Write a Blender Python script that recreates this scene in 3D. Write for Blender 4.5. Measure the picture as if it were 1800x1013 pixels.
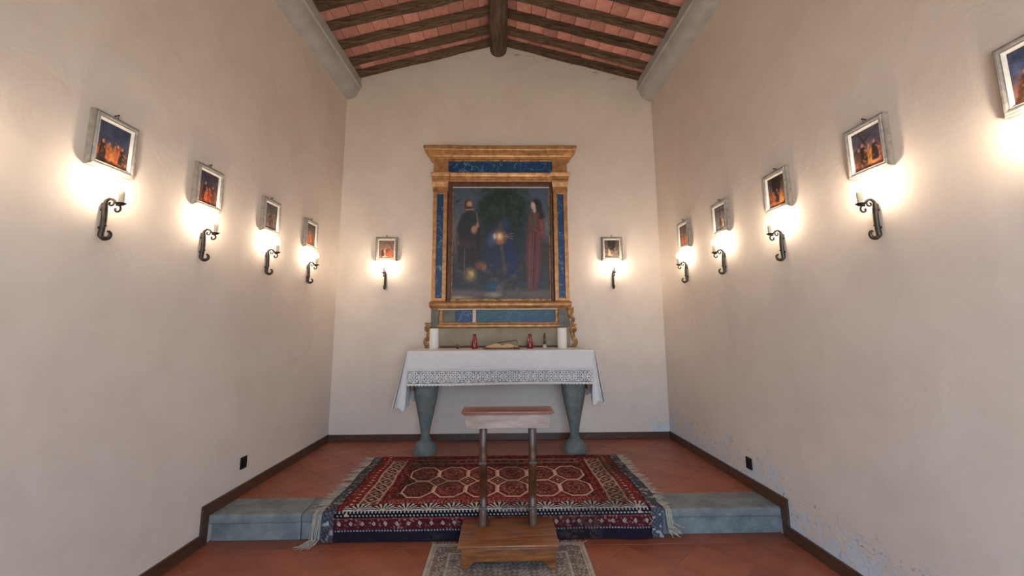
import bpy, bmesh, math, random
import numpy as np
from mathutils import Vector, Matrix

random.seed(7)
for o in list(bpy.data.objects):
    bpy.data.objects.remove(o)
SC = bpy.context.scene
COL = SC.collection
PI = math.pi

# ------------------------------------------------------------------ camera
ZP = 0.17                      # platform level above the lower floor
cam = bpy.data.cameras.new('camera')
cam.sensor_width = 36.0
cam.lens = 36.0 * 770.0 / 1800.0
cam.shift_y = -49.5 / 1800.0
cam.clip_start = 0.02
co = bpy.data.objects.new('camera', cam)
COL.objects.link(co)
co.matrix_world = (Matrix.Translation((0, 0, 1.2067 + ZP)) @ Matrix.Rotation(-math.radians(1.19), 4, 'Z')
                   @ Matrix.Rotation(math.radians(98.7), 4, 'X') @ Matrix.Rotation(math.radians(-0.29), 4, 'Z'))
SC.camera = co

# ------------------------------------------------------------------ light
WORLD_STRENGTH = 9.5
LAMP_STRENGTH = 590.0
SUN_STRENGTH = 85.0
W = bpy.data.worlds.new('daylight')
SC.world = W
W.use_nodes = True
wb = W.node_tree.nodes['Background']
wb.inputs[0].default_value = (0.50, 0.73, 1.0, 1)
wb.inputs[1].default_value = WORLD_STRENGTH
SC.view_settings.view_transform = 'Standard'
SC.view_settings.look = 'None'
SC.view_settings.exposure = 0.0
SC.view_settings.gamma = 1.0
SC.view_settings.use_curve_mapping = False
DOOR_L, DOOR_R, DOOR_TOP, Y_FRONT = -0.6, 1.2, 2.5, -0.9
su = bpy.data.lights.new('sun', 'SUN')
su.energy = SUN_STRENGTH; su.color = (1.0, 0.95, 0.90); su.angle = 0.01
suo = bpy.data.objects.new('sun', su)
COL.objects.link(suo)
suo.rotation_euler = Vector((-0.80, -0.08, -0.62)).to_track_quat('-Z', 'Y').to_euler()   # shines along the front of the chapel onto the forecourt
pl = bpy.data.lights.new('door_daylight_portal', 'AREA')
pl.shape = 'RECTANGLE'
pl.size, pl.size_y = DOOR_R - DOOR_L, DOOR_TOP
pl.cycles.is_portal = True
plo = bpy.data.objects.new('door_daylight_portal', pl)
COL.objects.link(plo)
plo.location = ((DOOR_L + DOOR_R) / 2, Y_FRONT - 0.32, DOOR_TOP / 2)
plo.rotation_euler = (PI / 2, 0, 0)      # faces +y, into the room


# ------------------------------------------------------------------ helpers
def lin(r, g, b):
    f = lambda c: (c / 12.92 if c <= 0.04045 else ((c + 0.055) / 1.055) ** 2.4)
    return (f(r / 255), f(g / 255), f(b / 255))


def tag(o, label=None, cat=None, group=None, kind=None):
    if label: o['label'] = label
    if cat: o['category'] = cat
    if group: o['group'] = group
    if kind: o['kind'] = kind
    return o


def empty(name, loc=(0, 0, 0), rz=0.0):
    o = bpy.data.objects.new(name, None)
    o.empty_display_size = 0.05
    COL.objects.link(o)
    o.location = loc
    o.rotation_euler = (0, 0, rz)
    return o


def smooth_by_angle(me, deg=40):
    bm = bmesh.new(); bm.from_mesh(me)
    for f in bm.faces: f.smooth = True
    lim = math.radians(deg)
    for e in bm.edges:
        if len(e.link_faces) == 2 and e.calc_face_angle(0) > lim: e.smooth = False
    bm.to_mesh(me); bm.free()


class MB:
    """collects shapes into one mesh"""
    def __init__(s): s.v = []; s.f = []

    def add(s, vs, fs):
        b = len(s.v); s.v += [tuple(v) for v in vs]; s.f += [tuple(i + b for i in f) for f in fs]; return s

    def box(s, x0, x1, y0, y1, z0, z1, bev=0.0):
        if bev <= 0:
            vs = [(x, y, z) for z in (z0, z1) for y in (y0, y1) for x in (x0, x1)]
            return s.add(vs, [(0, 2, 3, 1), (4, 5, 7, 6), (0, 1, 5, 4), (2, 6, 7, 3), (0, 4, 6, 2), (1, 3, 7, 5)])
        bm = bmesh.new()
        bmesh.ops.create_cube(bm, size=1)
        for v in bm.verts:
            v.co = Vector(((x0 + x1) / 2 + v.co.x * (x1 - x0), (y0 + y1) / 2 + v.co.y * (y1 - y0), (z0 + z1) / 2 + v.co.z * (z1 - z0)))
        bmesh.ops.bevel(bm, geom=bm.edges[:], offset=bev, segments=2, profile=0.6, affect='EDGES')
        return s.bm(bm)

    def bm(s, bm):
        bm.verts.index_update()
        s.add([v.co[:] for v in bm.verts], [[v.index for v in f.verts] for f in bm.faces]); bm.free(); return s

    def prism(s, poly, axis, a, b):
        """poly of 2D points extruded along axis from a to b ('x': (y,z), 'y': (x,z), 'z': (x,y))"""
        def p(q, t):
            return {'x': (t, q[0], q[1]), 'y': (q[0], t, q[1]), 'z': (q[0], q[1], t)}[axis]
        n = len(poly)
        vs = [p(q, a) for q in poly] + [p(q, b) for q in poly]
        fs = [tuple(range(n)), tuple(range(2 * n - 1, n - 1, -1))] + [(i, i + n, (i + 1) % n + n, (i + 1) % n) for i in range(n)]
        return s.add(vs, fs)

    def lathe(s, prof, c=(0, 0, 0), n=28):
        vs = []; fs = []
        for (r, z) in prof:
            for k in range(n):
                a = 2 * PI * k / n
                vs.append((c[0] + r * math.cos(a), c[1] + r * math.sin(a), c[2] + z))
        m = len(prof)
        for i in range(m - 1):
            for k in range(n):
                fs.append((i * n + k, i * n + (k + 1) % n, (i + 1) * n + (k + 1) % n, (i + 1) * n + k))
        fs.append(tuple(range(n - 1, -1, -1))); fs.append(tuple((m - 1) * n + k for k in range(n)))
        return s.add(vs, fs)

    def tube(s, pts, r, n=8, flat=1.0):
        pts = [Vector(p) for p in pts]
        rs = r if isinstance(r, (list, tuple)) else [r] * len(pts)
        vs = []; fs = []
        up = None
        for i, p in enumerate(pts):
            t = (pts[min(i + 1, len(pts) - 1)] - pts[max(i - 1, 0)]).normalized()
            if up is None:
                up = Vector((1, 0, 0)) if abs(t.x) < 0.7 else Vector((0, 0, 1))
            a = (up - t * up.dot(t)).normalized(); b = t.cross(a); up = a
            for k in range(n):
                q = 2 * PI * k / n
                vs.append(p + (a * math.cos(q) * flat + b * math.sin(q)) * rs[i])
        for i in range(len(pts) - 1):
            for k in range(n):
                fs.append((i * n + k, i * n + (k + 1) % n, (i + 1) * n + (k + 1) % n, (i + 1) * n + k))
        fs.append(tuple(range(n - 1, -1, -1))); fs.append(tuple((len(pts) - 1) * n + k for k in range(n)))
        return s.add(vs, fs)

    def mesh(s, name, mat, sm=None):
        me = bpy.data.meshes.new(name)
        me.from_pydata(s.v, [], s.f)
        bm = bmesh.new(); bm.from_mesh(me)
        bmesh.ops.recalc_face_normals(bm, faces=bm.faces[:])
        bm.to_mesh(me); bm.free()
        if mat: me.materials.append(mat)
        if sm: smooth_by_angle(me, sm)
        return me

    def build(s, name, mat, parent=None, sm=None):
        o = bpy.data.objects.new(name, s.mesh(name, mat, sm))
        COL.objects.link(o)
        if parent: o.parent = parent
        return o


def link(name, me, parent=None, loc=None):
    o = bpy.data.objects.new(name, me); COL.objects.link(o)
    if parent: o.parent = parent
    if loc: o.location = loc
    return o


def copy_tree(o, parent=None):
    c = o.copy(); COL.objects.link(c); c.parent = parent
    for ch in list(o.children): copy_tree(ch, c)
    return c


def colour_grid(name, P, C, mat, parent=None):
    """grid mesh: P (n,m,3) positions, C (n,m,3) linear colours per vertex"""
    n, m = P.shape[:2]
    idx = np.arange(n * m).reshape(n, m)
    q = np.stack([idx[:-1, :-1], idx[:-1, 1:], idx[1:, 1:], idx[1:, :-1]], -1).reshape(-1, 4)
    me = bpy.data.meshes.new(name)
    me.from_pydata(P.reshape(-1, 3).tolist(), [], q.tolist())
    at = me.color_attributes.new('Col', 'FLOAT_COLOR', 'POINT')
    rgba = np.ones((n * m, 4), np.float32); rgba[:, :3] = C.reshape(-1, 3)
    at.data.foreach_set('color', rgba.ravel())
    for p in me.polygons: p.use_smooth = True
    me.materials.append(mat)
    o = bpy.data.objects.new(name, me); COL.objects.link(o)
    if parent: o.parent = parent
    return o


# ------------------------------------------------------------------ materials
def new_mat(name):
    m = bpy.data.materials.new(name); m.use_nodes = True
    nt = m.node_tree
    return m, nt, nt.nodes['Principled BSDF']


def noise(nt, scale, detail=4, rough=0.55, vec=None, dist=0.0):
    n = nt.nodes.new('ShaderNodeTexNoise')
    n.inputs['Scale'].default_value = scale; n.inputs['Detail'].default_value = detail
    n.inputs['Roughness'].default_value = rough; n.inputs['Distortion'].default_value = dist
    if vec is not None: nt.links.new(vec, n.inputs['Vector'])
    return n


def coords(nt, which='Object', scale=None):
    t = nt.nodes.new('ShaderNodeTexCoord')
    if scale is None: return t.outputs[which]
    mp = nt.nodes.new('ShaderNodeMapping'); mp.inputs['Scale'].default_value = scale
    nt.links.new(t.outputs[which], mp.inputs['Vector']); return mp.outputs['Vector']


def ramp(nt, fac, stops):
    r = nt.nodes.new('ShaderNodeValToRGB')
    e = r.color_ramp.elements
    while len(e) < len(stops): e.new(0.5)
    for el, (p, c) in zip(e, stops):
        el.position = p; el.color = (*c, 1)
    nt.links.new(fac, r.inputs['Fac']); return r.outputs['Color']


def bump(nt, bsdf, h, strength, dist):
    b = nt.nodes.new('ShaderNodeBump'); b.inputs['Strength'].default_value = strength; b.inputs['Distance'].default_value = dist
    nt.links.new(h, b.inputs['Height']); nt.links.new(b.outputs['Normal'], bsdf.inputs['Normal'])


def mixc(nt, fac, a, b, mode='MIX'):
    m = nt.nodes.new('ShaderNodeMix'); m.data_type = 'RGBA'; m.blend_type = mode
    if isinstance(fac, (int, float)): m.inputs[0].default_value = fac
    else: nt.links.new(fac, m.inputs[0])
    for s, v in ((m.inputs[6], a), (m.inputs[7], b)):
        if isinstance(v, tuple): s.default_value = (*v, 1)
        else: nt.links.new(v, s)
    return m.outputs[2]


def mathn(nt, op, a, b=None, clamp=False):
    m = nt.nodes.new('ShaderNodeMath'); m.operation = op; m.use_clamp = clamp
    for s, v in ((m.inputs[0], a), (m.inputs[1], b)):
        if v is None: continue
        if isinstance(v, (int, float)): s.default_value = v
        else: nt.links.new(v, s)
    return m.outputs[0]


def maprange(nt, v, a, b, c=0.0, d=1.0):
    m = nt.nodes.new('ShaderNodeMapRange'); m.interpolation_type = 'SMOOTHSTEP'
    for i, x in enumerate((a, b, c, d)): m.inputs[1 + i].default_value = x
    nt.links.new(v, m.inputs[0]); return m.outputs[0]


def simple(name, c0, c1=None, rough=0.6, scale=8, bump_s=0.15, bump_d=0.004, metal=0.0, stretch=None, rnd=0.0, spec=0.4, detail=5):
    m, nt, b = new_mat(name)
    c1 = c1 or tuple(x * 0.8 for x in c0)
    v = coords(nt, 'Object', stretch)
    n = noise(nt, scale, detail, 0.6, v)
    colr = ramp(nt, n.outputs['Fac'], [(0.32, c1), (0.68, c0)])
    if rnd > 0:
        oi = nt.nodes.new('ShaderNodeObjectInfo')
        hv = nt.nodes.new('ShaderNodeHueSaturation')
        nt.links.new(colr, hv.inputs['Color'])
        nt.links.new(maprange(nt, oi.outputs['Random'], 0, 1, 1 - rnd, 1 + rnd), hv.inputs['Value'])
        colr = hv.outputs['Color']
    nt.links.new(colr, b.inputs['Base Color'])
    b.inputs['Roughness'].default_value = rough; b.inputs['Metallic'].default_value = metal
    b.inputs['Specular IOR Level'].default_value = spec
    if bump_s > 0: bump(nt, b, n.outputs['Fac'], bump_s, bump_d)
    return m


def plaster(name, damp=None):
    m, nt, b = new_mat(name)
    v = coords(nt, 'Object')
    big = noise(nt, 0.9, 3, 0.5, v, 0.4)
    mid = noise(nt, 4.0, 6, 0.6, v, 0.8)
    fine = noise(nt, 45, 4, 0.6, v)
    c = ramp(nt, mathn(nt, 'ADD', mathn(nt, 'MULTIPLY', big.outputs['Fac'], 0.6), mathn(nt, 'MULTIPLY', mid.outputs['Fac'], 0.4)),
             [(0.34, lin(214, 201, 188)), (0.66, lin(227, 216, 204))])
    if damp == 'back':
        sp0 = nt.nodes.new('ShaderNodeSeparateXYZ'); nt.links.new(v, sp0.inputs[0])
        xo = mathn(nt, 'ADD', sp0.outputs['X'], 0.053)
        dist = mathn(nt, 'SUBTRACT', mathn(nt, 'SUBTRACT', 4.37 + 0.272 * 1.69, mathn(nt, 'MULTIPLY', mathn(nt, 'ABSOLUTE', xo), 0.272)), sp0.outputs['Z'])
        pn = noise(nt, 10, 6, 0.65, coords(nt, 'Object', (0.7, 1, 2.2)), 1.0)
        pk = mathn(nt, 'MULTIPLY', maprange(nt, pn.outputs['Fac'], 0.60, 0.66), maprange(nt, dist, 0.03, 0.13, 1.0, 0.0))
        pk = mathn(nt, 'MULTIPLY', pk, maprange(nt, xo, -0.3, 0.3, 0.3, 1.0))
        c = mixc(nt, mathn(nt, 'MULTIPLY', pk, 0.7), c, lin(120, 112, 108))
    h = mathn(nt, 'ADD', mid.outputs['Fac'], mathn(nt, 'MULTIPLY', fine.outputs['Fac'], 0.04))
    if damp:
        sep = nt.nodes.new('ShaderNodeSeparateXYZ'); nt.links.new(v, sep.inputs[0])
        z = sep.outputs['Z']; y = sep.outputs['Y']
        # height of the damp line follows the floor levels; flaking grows towards the skirting
        if damp == 'right':
            base = maprange(nt, y, 3.0, 3.15, 0.075, 0.245)
            reach = mathn(nt, 'ADD', 0.34, 0.0)
            side = maprange(nt, y, 1.0, 2.2)
        else:
            base = mathn(nt, 'ADD', 0.24, 0.0)
            reach = mathn(nt, 'ADD', 0.22, 0.0)
            side = maprange(nt, sep.outputs['X'], 1.35, 1.75)
        up = mathn(nt, 'DIVIDE', mathn(nt, 'SUBTRACT', z, base), reach)
        prox = mathn(nt, 'MULTIPLY', maprange(nt, up, 0.0, 1.0, 1.0, 0.0), side)
        fl = noise(nt, 9, 8, 0.7, v, 1.2)
        fac = maprange(nt, mathn(nt, 'ADD', fl.outputs['Fac'], mathn(nt, 'MULTIPLY', prox, 0.22)), 0.62, 0.69)
        fac = mathn(nt, 'MULTIPLY', fac, maprange(nt, prox, 0.02, 0.2))
        c = mixc(nt, mathn(nt, 'MULTIPLY', fac, 0.85), c, lin(208, 215, 222))
        fl2 = noise(nt, 26, 6, 0.7, v, 1.0)
        f2 = mathn(nt, 'MULTIPLY', maprange(nt, fl2.outputs['Fac'], 0.58, 0.66), maprange(nt, prox, 0.08, 0.35))
        c = mixc(nt, mathn(nt, 'MULTIPLY', f2, 0.7), c, lin(110, 116, 124))
        h = mathn(nt, 'SUBTRACT', h, mathn(nt, 'MULTIPLY', fac, 0.5))
    nt.links.new(c, b.inputs['Base Color'])
    b.inputs['Roughness'].default_value = 0.8; b.inputs['Specular IOR Level'].default_value = 0.25
    bump(nt, b, h, 0.4, 0.016)
    return m


def colour_attr(name, rough=0.7, grain=0.0, gscale=300, spec=0.3, bump_s=0.0):
    m, nt, b = new_mat(name)
    a = nt.nodes.new('ShaderNodeVertexColor'); a.layer_name = 'Col'
    c = a.outputs['Color']
    n = noise(nt, gscale, 3, 0.6, coords(nt, 'Object'))
    if grain > 0:
        hv = nt.nodes.new('ShaderNodeHueSaturation'); nt.links.new(c, hv.inputs['Color'])
        nt.links.new(maprange(nt, n.outputs['Fac'], 0.25, 0.75, 1 - grain, 1 + grain), hv.inputs['Value']); c = hv.outputs['Color']
    nt.links.new(c, b.inputs['Base Color'])
    b.inputs['Roughness'].default_value = rough; b.inputs['Specular IOR Level'].default_value = spec
    if bump_s > 0: bump(nt, b, n.outputs['Fac'], bump_s, 0.003)
    return m


def emit(name, c, s):
    m, nt, b = new_mat(name)
    b.inputs['Emission Color'].default_value = (*c, 1); b.inputs['Emission Strength'].default_value = s
    b.inputs['Base Color'].default_value = (0.9, 0.85, 0.75, 1)
    return m


def marble(name, base, alt, vein):
    m, nt, b = new_mat(name)
    v = coords(nt, 'Object')
    n = noise(nt, 9, 5, 0.6, v, 0.6)
    c = ramp(nt, n.outputs['Fac'], [(0.35, base), (0.65, alt)])
    w = noise(nt, 5.5, 3, 0.5, v, 1.2)
    d = mathn(nt, 'ABSOLUTE', mathn(nt, 'SUBTRACT', w.outputs['Fac'], 0.5))
    c = mixc(nt, mathn(nt, 'MULTIPLY', maprange(nt, d, 0.003, 0.014, 1, 0), 0.5), c, vein)
    nt.links.new(c, b.inputs['Base Color']); b.inputs['Roughness'].default_value = 0.45
    return m


M = {}
M['wall'] = plaster('plaster_cream')
M['wall_r'] = plaster('plaster_damp_base', 'right')
M['wall_b'] = plaster('plaster_damp_corner', 'back')
M['tile'] = simple('terracotta_tile', lin(162, 93, 66), lin(136, 73, 52), 0.42, 5, 0.12, 0.003, rnd=0.10, spec=0.5)
M['grout'] = simple('tile_grout', lin(158, 108, 86), None, 0.9, 30)
M['rooftile'] = simple('roof_tile', lin(224, 172, 158), lin(198, 132, 118), 0.85, 7, 0.3, 0.006, rnd=0.22, spec=0.2)
M['roofslab'] = simple('roof_mortar', lin(150, 100, 88), lin(110, 70, 60), 0.9, 12)
M['rafter'] = simple('rafter_oak', lin(120, 98, 78), lin(62, 48, 38), 0.8, 7, 0.5, 0.01, stretch=(0.5, 5, 5), rnd=0.18, spec=0.2)
M['ridge'] = simple('ridge_oak', lin(118, 100, 84), lin(66, 54, 44), 0.85, 6, 0.5, 0.01, stretch=(6, 0.5, 6), spec=0.2)
M['cornice'] = simple('grey_stone_cornice', lin(184, 183, 180), lin(164, 163, 160), 0.75, 6, 0.12, 0.004)
M['stone'] = simple('grey_green_stone', lin(140, 144, 140), lin(102, 110, 112), 0.75, 9, 0.25, 0.005, rnd=0.06)
M['altarstone'] = simple('altar_pietra_serena', lin(118, 126, 122), lin(90, 101, 100), 0.75, 14, 0.2, 0.004)
M['skirt'] = simple('brown_skirting', lin(96, 66, 48), lin(62, 42, 32), 0.4, 10, 0.1, 0.002, stretch=(3, 0.6, 6), spec=0.5)
M['gold'] = simple('gilded_wood', lin(200, 154, 102), lin(150, 104, 66), 0.42, 16, 0.2, 0.003, metal=0.45)
M['gold_old'] = simple('worn_gilding', lin(190, 146, 84), lin(96, 66, 40), 0.5, 24, 0.3, 0.004, metal=0.35)
M['darkframe'] = simple('dark_red_wood', lin(104, 70, 54), lin(70, 44, 36), 0.45, 18, 0.1, 0.002)
M['blue'] = marble('blue_marbled_panel', lin(6, 46, 104), lin(14, 66, 100), lin(140, 170, 180))
M['bluegreen'] = marble('blue_green_panel', lin(8, 50, 104), lin(20, 84, 84), lin(70, 110, 120))
M['greypanel'] = simple('grey_painted_panel', lin(120, 116, 106), lin(92, 92, 88), 0.6, 14, 0.1)
M['gradine'] = simple('stone_grey_gradine', lin(160, 150, 130), lin(138, 132, 116), 0.7, 8, 0.1)
M['brownstrip'] = simple('brown_strip', lin(96, 62, 36), None, 0.5, 20)
M['white_paint'] = simple('white_paint', lin(214, 206, 192), None, 0.6, 20, 0.1)
M['canvas'] = colour_attr('oil_painting', 0.5, 0.10, 60, 0.4, 0.1)
M['print'] = colour_attr('small_painting', 0.45, 0.08, 120, 0.4)
M['frame_silver'] = simple('silver_grey_frame', lin(168, 164, 158), lin(128, 124, 118), 0.5, 30, 0.1, 0.002, metal=0.15)
M['frame_white'] = simple('white_frame_slip', lin(228, 222, 212), None, 0.55, 30, 0.05)
M['frame_dark'] = simple('dark_frame_edge', lin(88, 80, 72), None, 0.55, 30, 0.05)
M['frame_edge'] = simple('pale_frame_edge', lin(160, 152, 142), lin(126, 118, 108), 0.55, 30, 0.05)
M['iron'] = simple('wrought_iron', lin(92, 86, 78), lin(46, 42, 38), 0.45, 30, 0.3, 0.003, metal=0.7, spec=0.5)
M['candlewax'] = simple('candle_sleeve', lin(226, 214, 188), None, 0.5, 20, 0.05)
M['bulb'] = emit('lit_bulb', (1.0, 0.80, 0.60), LAMP_STRENGTH)
M['linen'] = simple('white_linen', lin(222, 220, 220), lin(216, 214, 215), 0.85, 30, 0.15, 0.003, spec=0.15)
M['lace'] = simple('white_lace', lin(232, 230, 228), lin(216, 214, 214), 0.85, 60, 0.1, spec=0.15)
M['wax'] = simple('white_candle_wax', lin(232, 230, 224), lin(222, 220, 214), 0.45, 10, 0.03)
M['wick'] = simple('candle_wick', lin(40, 34, 30), None, 0.9, 40)
M['redglass'] = simple('red_glass', lin(150, 26, 40), lin(100, 14, 26), 0.18, 20, 0.0, spec=0.7)
M['leather'] = simple('tan_leather', lin(140, 100, 62), lin(104, 72, 44), 0.55, 30)
M['paper'] = simple('old_paper', lin(206, 176, 134), lin(180, 146, 104), 0.8, 40, 0.1, stretch=(1, 1, 12))
M['bronze'] = simple('dark_bronze', lin(96, 72, 46), lin(52, 38, 26), 0.4, 30, 0.1, metal=0.6)
M['rug'] = colour_attr('rug_wool', 0.95, 0.22, 420, 0.05, 0.5)
M['smallrug'] = colour_attr('small_rug_wool', 0.95, 0.2, 380, 0.05, 0.5)
M['fringe'] = simple('wool_fringe', lin(196, 186, 166), lin(158, 150, 136), 0.95, 40, 0.0, spec=0.05)
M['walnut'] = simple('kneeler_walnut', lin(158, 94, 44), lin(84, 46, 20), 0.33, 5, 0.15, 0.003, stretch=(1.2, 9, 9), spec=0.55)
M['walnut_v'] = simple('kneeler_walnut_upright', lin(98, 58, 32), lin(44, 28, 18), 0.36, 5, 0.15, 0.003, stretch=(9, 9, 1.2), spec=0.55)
M['walnut_red'] = simple('kneeler_shelf_red', lin(150, 92, 70), lin(112, 66, 50), 0.4, 5, 0.1, 0.003, stretch=(1.2, 9, 9), spec=0.5)
M['wood_pale'] = simple('kneeler_worn_sheen_panel', lin(176, 156, 144), lin(138, 112, 98), 0.45, 4, 0.1, 0.003, stretch=(1.2, 6, 6), spec=0.5)  # pale tone holds wear and the doorway's sheen, put into the colour
M['black'] = simple('black_plastic', lin(22, 22, 22), lin(14, 14, 14), 0.35, 20, 0.0)
M['gravel'] = simple('pale_gravel', lin(176, 168, 156), lin(150, 142, 130), 0.9, 20)

# ------------------------------------------------------------------ room shell
D = 4.976
KL, KR = 0.0277, -0.0287           # the side walls draw slightly together towards the altar
XL, XR = -1.88, 1.818
xl = lambda y: XL + KL * (y - D)
xr = lambda y: XR + KR * (y - D)
RX = -0.053                        # ridge line
Z_EAVE, SLOPE = ZP + 4.20, 0.272   # underside of the rafters at x = RX -+ 1.69
zr = lambda x: Z_EAVE + SLOPE * (1.69 - abs(x - RX))
RAFT_H = 0.068


def structure(name, mb, mat, sm=None):
    o = mb.build(name, mat, None, sm); o['kind'] = 'structure'; return o


T = 0.3
YB = D + T
YF = Y_FRONT
structure('wall_left', MB().prism([(xl(YF - T), YF - T), (xl(YB), YB), (xl(YB) - T, YB), (xl(YF - T) - T, YF - T)], 'z', -0.1, ZP + 4.28), M['wall'])
structure('wall_right', MB().prism([(xr(YF - T), YF - T), (xr(YF - T) + T, YF - T), (xr(YB) + T, YB), (xr(YB), YB)], 'z', -0.1, ZP + 4.28), M['wall_r'])
gx = [-1.92, -1.0, RX, 1.0, 1.86]
structure('wall_back', MB().prism([(gx[0], -0.1), (gx[-1], -0.1)] + [(x, zr(x) + RAFT_H + 0.04) for x in reversed(gx)], 'y', D, YB), M['wall_b'])
fw = MB()
a, b = xl(YF) - 0.02, xr(YF) + 0.02
fw.box(a, DOOR_L, YF - T, YF, -0.1, ZP + 4.3); fw.box(DOOR_R, b, YF - T, YF, -0.1, ZP + 4.3)
fw.prism([(DOOR_L, DOOR_TOP), (DOOR_R, DOOR_TOP), (DOOR_R, ZP + 4.3), (b, ZP + 4.3), (b, zr(b) + 0.1), (RX, zr(RX) + 0.1), (a, zr(a) + 0.1), (a, ZP + 4.3), (DOOR_L, ZP + 4.3)], 'y', YF - T, YF)
structure('wall_front', fw, M['wall'])
g = structure('ground', MB().box(-9, 9, -14, YF - T, -0.2, -0.05), M['gravel'])  # forecourt out of view, added to bounce daylight in through the doorway

# ---- floors with tiles laid on the diagonal
STEP_Y = 3.12                       # front of the tread nosing
RISER_Y = 3.15
TREAD_BACK = 3.40


def clip(poly, nx, ny, c):
    out = []
    for i in range(len(poly)):
        p, q = poly[i], poly[(i + 1) % len(poly)]
        dp, dq = nx * p[0] + ny * p[1] - c, nx * q[0] + ny * q[1] - c
        if dp <= 0: out.append(p)
        if (dp < 0 < dq) or (dq < 0 < dp):
            t = dp / (dp - dq); out.append((p[0] + t * (q[0] - p[0]), p[1] + t * (q[1] - p[1])))
    return out


def area(p):
    return 0.5 * abs(sum(p[i][0] * p[(i + 1) % len(p)][1] - p[(i + 1) % len(p)][0] * p[i][1] for i in range(len(p))))


def tile_mesh(poly, cx, cy, h=0.012, bev=0.0018):
    n = len(poly)
    def inset(k):
        return [(cx0 + (p[0] - cx0) * k, cy0 + (p[1] - cy0) * k) for p in poly]
    cx0 = sum(p[0] for p in poly) / n; cy0 = sum(p[1] for p in poly) / n
    r = max(math.hypot(p[0] - cx0, p[1] - cy0) for p in poly)
    top = inset(1 - bev / max(r, 0.02))
    vs = [(p[0] - cx, p[1] - cy, -h) for p in poly] + [(p[0] - cx, p[1] - cy, -bev * 0.5) for p in poly] + [(p[0] - cx, p[1] - cy, 0) for p in top]
    fs = [tuple(range(n - 1, -1, -1)), tuple(range(2 * n, 3 * n))]
    for L in (0, n):
        fs += [(L + i, L + (i + 1) % n, L + n + (i + 1) % n, L + n + i) for i in range(n)]
    return vs, fs


def lay_tiles(parent, z, y0, y1, border, size=0.333, gap=0.004, ymin=None):
    """a border row along y0..y0+border (or y1) and square tiles on the diagonal over the rest"""
    lims = []
    field0, field1 = (y0 + border[0], y1 - border[1])
    full = None
    s = size; c45 = math.cos(PI / 4)
    def edges(poly, ya, yb):
        poly = clip(poly, 0, -1, -ya); poly = clip(poly, 0, 1, yb) if len(poly) > 2 else poly
        if len(poly) > 2: poly = clip(poly, 1, -KR, XR - KR * D - 0.012)
        if len(poly) > 2: poly = clip(poly, -1, KL, -(XL - KL * D) - 0.012)
        return poly
    def put(poly, cx, cy, name='tile', whole=False):
        nonlocal full
        dz = random.uniform(-0.0006, 0.0006)
        if whole and full is not None:
            me = full
        else:
            vs, fs = tile_mesh(poly, cx, cy)
            me = MB().add(vs, fs).mesh('tile', M['tile'])
            if whole: full = me
        link('tile', me, parent, (cx, cy, z + dz))
    hl = s / 2 - gap / 2
    for i in range(-20, 21):
        for j in range(-20, 21):
            cx = (i - j) * s * c45 + 0.06; cy = (i + j) * s * c45 + 3.0
            if abs(cx) > 2.3 or cy < field0 - 0.4 or cy > field1 + 0.4: continue
            pts = [(cx + (u - v) * hl * c45, cy + (u + v) * hl * c45) for u, v in ((-1, -1), (1, -1), (1, 1), (-1, 1))]
            q = edges(pts, field0 + gap / 2, field1 - gap / 2)
            if len(q) < 3 or area(q) < 0.0012: continue
            put(q, cx, cy, whole=area(q) > 0.999 * (2 * hl) ** 2)
    for (ya, yb) in ((y0, y0 + border[0]), (y1 - border[1], y1)):
        if yb - ya < 0.02: continue
        k = -2.1
        while k < 2.1:
            q = edges([(k + gap / 2, ya + gap / 2), (k + s - gap / 2, ya + gap / 2), (k + s - gap / 2, yb - gap / 2), (k + gap / 2, yb - gap / 2)], ya, yb)
            if len(q) > 2 and area(q) > 0.001: put(q, k + s / 2, (ya + yb) / 2)
            k += s


fl = structure('floor', MB().prism([(xl(YF - T), YF - T), (xr(YF - T), YF - T), (xr(RISER_Y), RISER_Y + 0.1), (xl(RISER_Y), RISER_Y + 0.1)], 'z', -0.1, -0.0016), M['grout'])
lay_tiles(fl, 0.0, 1.0, RISER_Y, (0.0, 0.13))
MBf = MB().prism([(xl(YF - T), YF - T), (xr(YF - T), YF - T), (xr(1.0), 0.997), (xl(1.0), 0.997)], 'z', -0.05, 0.0).build('tile_field', M['tile'], fl)
MBf['kind'] = 'stuff'
pf = structure('floor_platform', MB().prism([(xl(RISER_Y), RISER_Y + 0.06), (xr(RISER_Y), RISER_Y + 0.06), (xr(D), D), (xl(D), D)], 'z', -0.1, ZP - 0.0035 - 0.012), M['grout'])
MB().prism([(xl(TREAD_BACK), TREAD_BACK), (xr(TREAD_BACK), TREAD_BACK), (xr(D), D), (xl(D), D)], 'z', ZP - 0.02, ZP - 0.0016).build('mortar_bed', M['grout'], pf)
lay_tiles(pf, ZP, TREAD_BACK, D, (0.10, 0.0))

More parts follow.
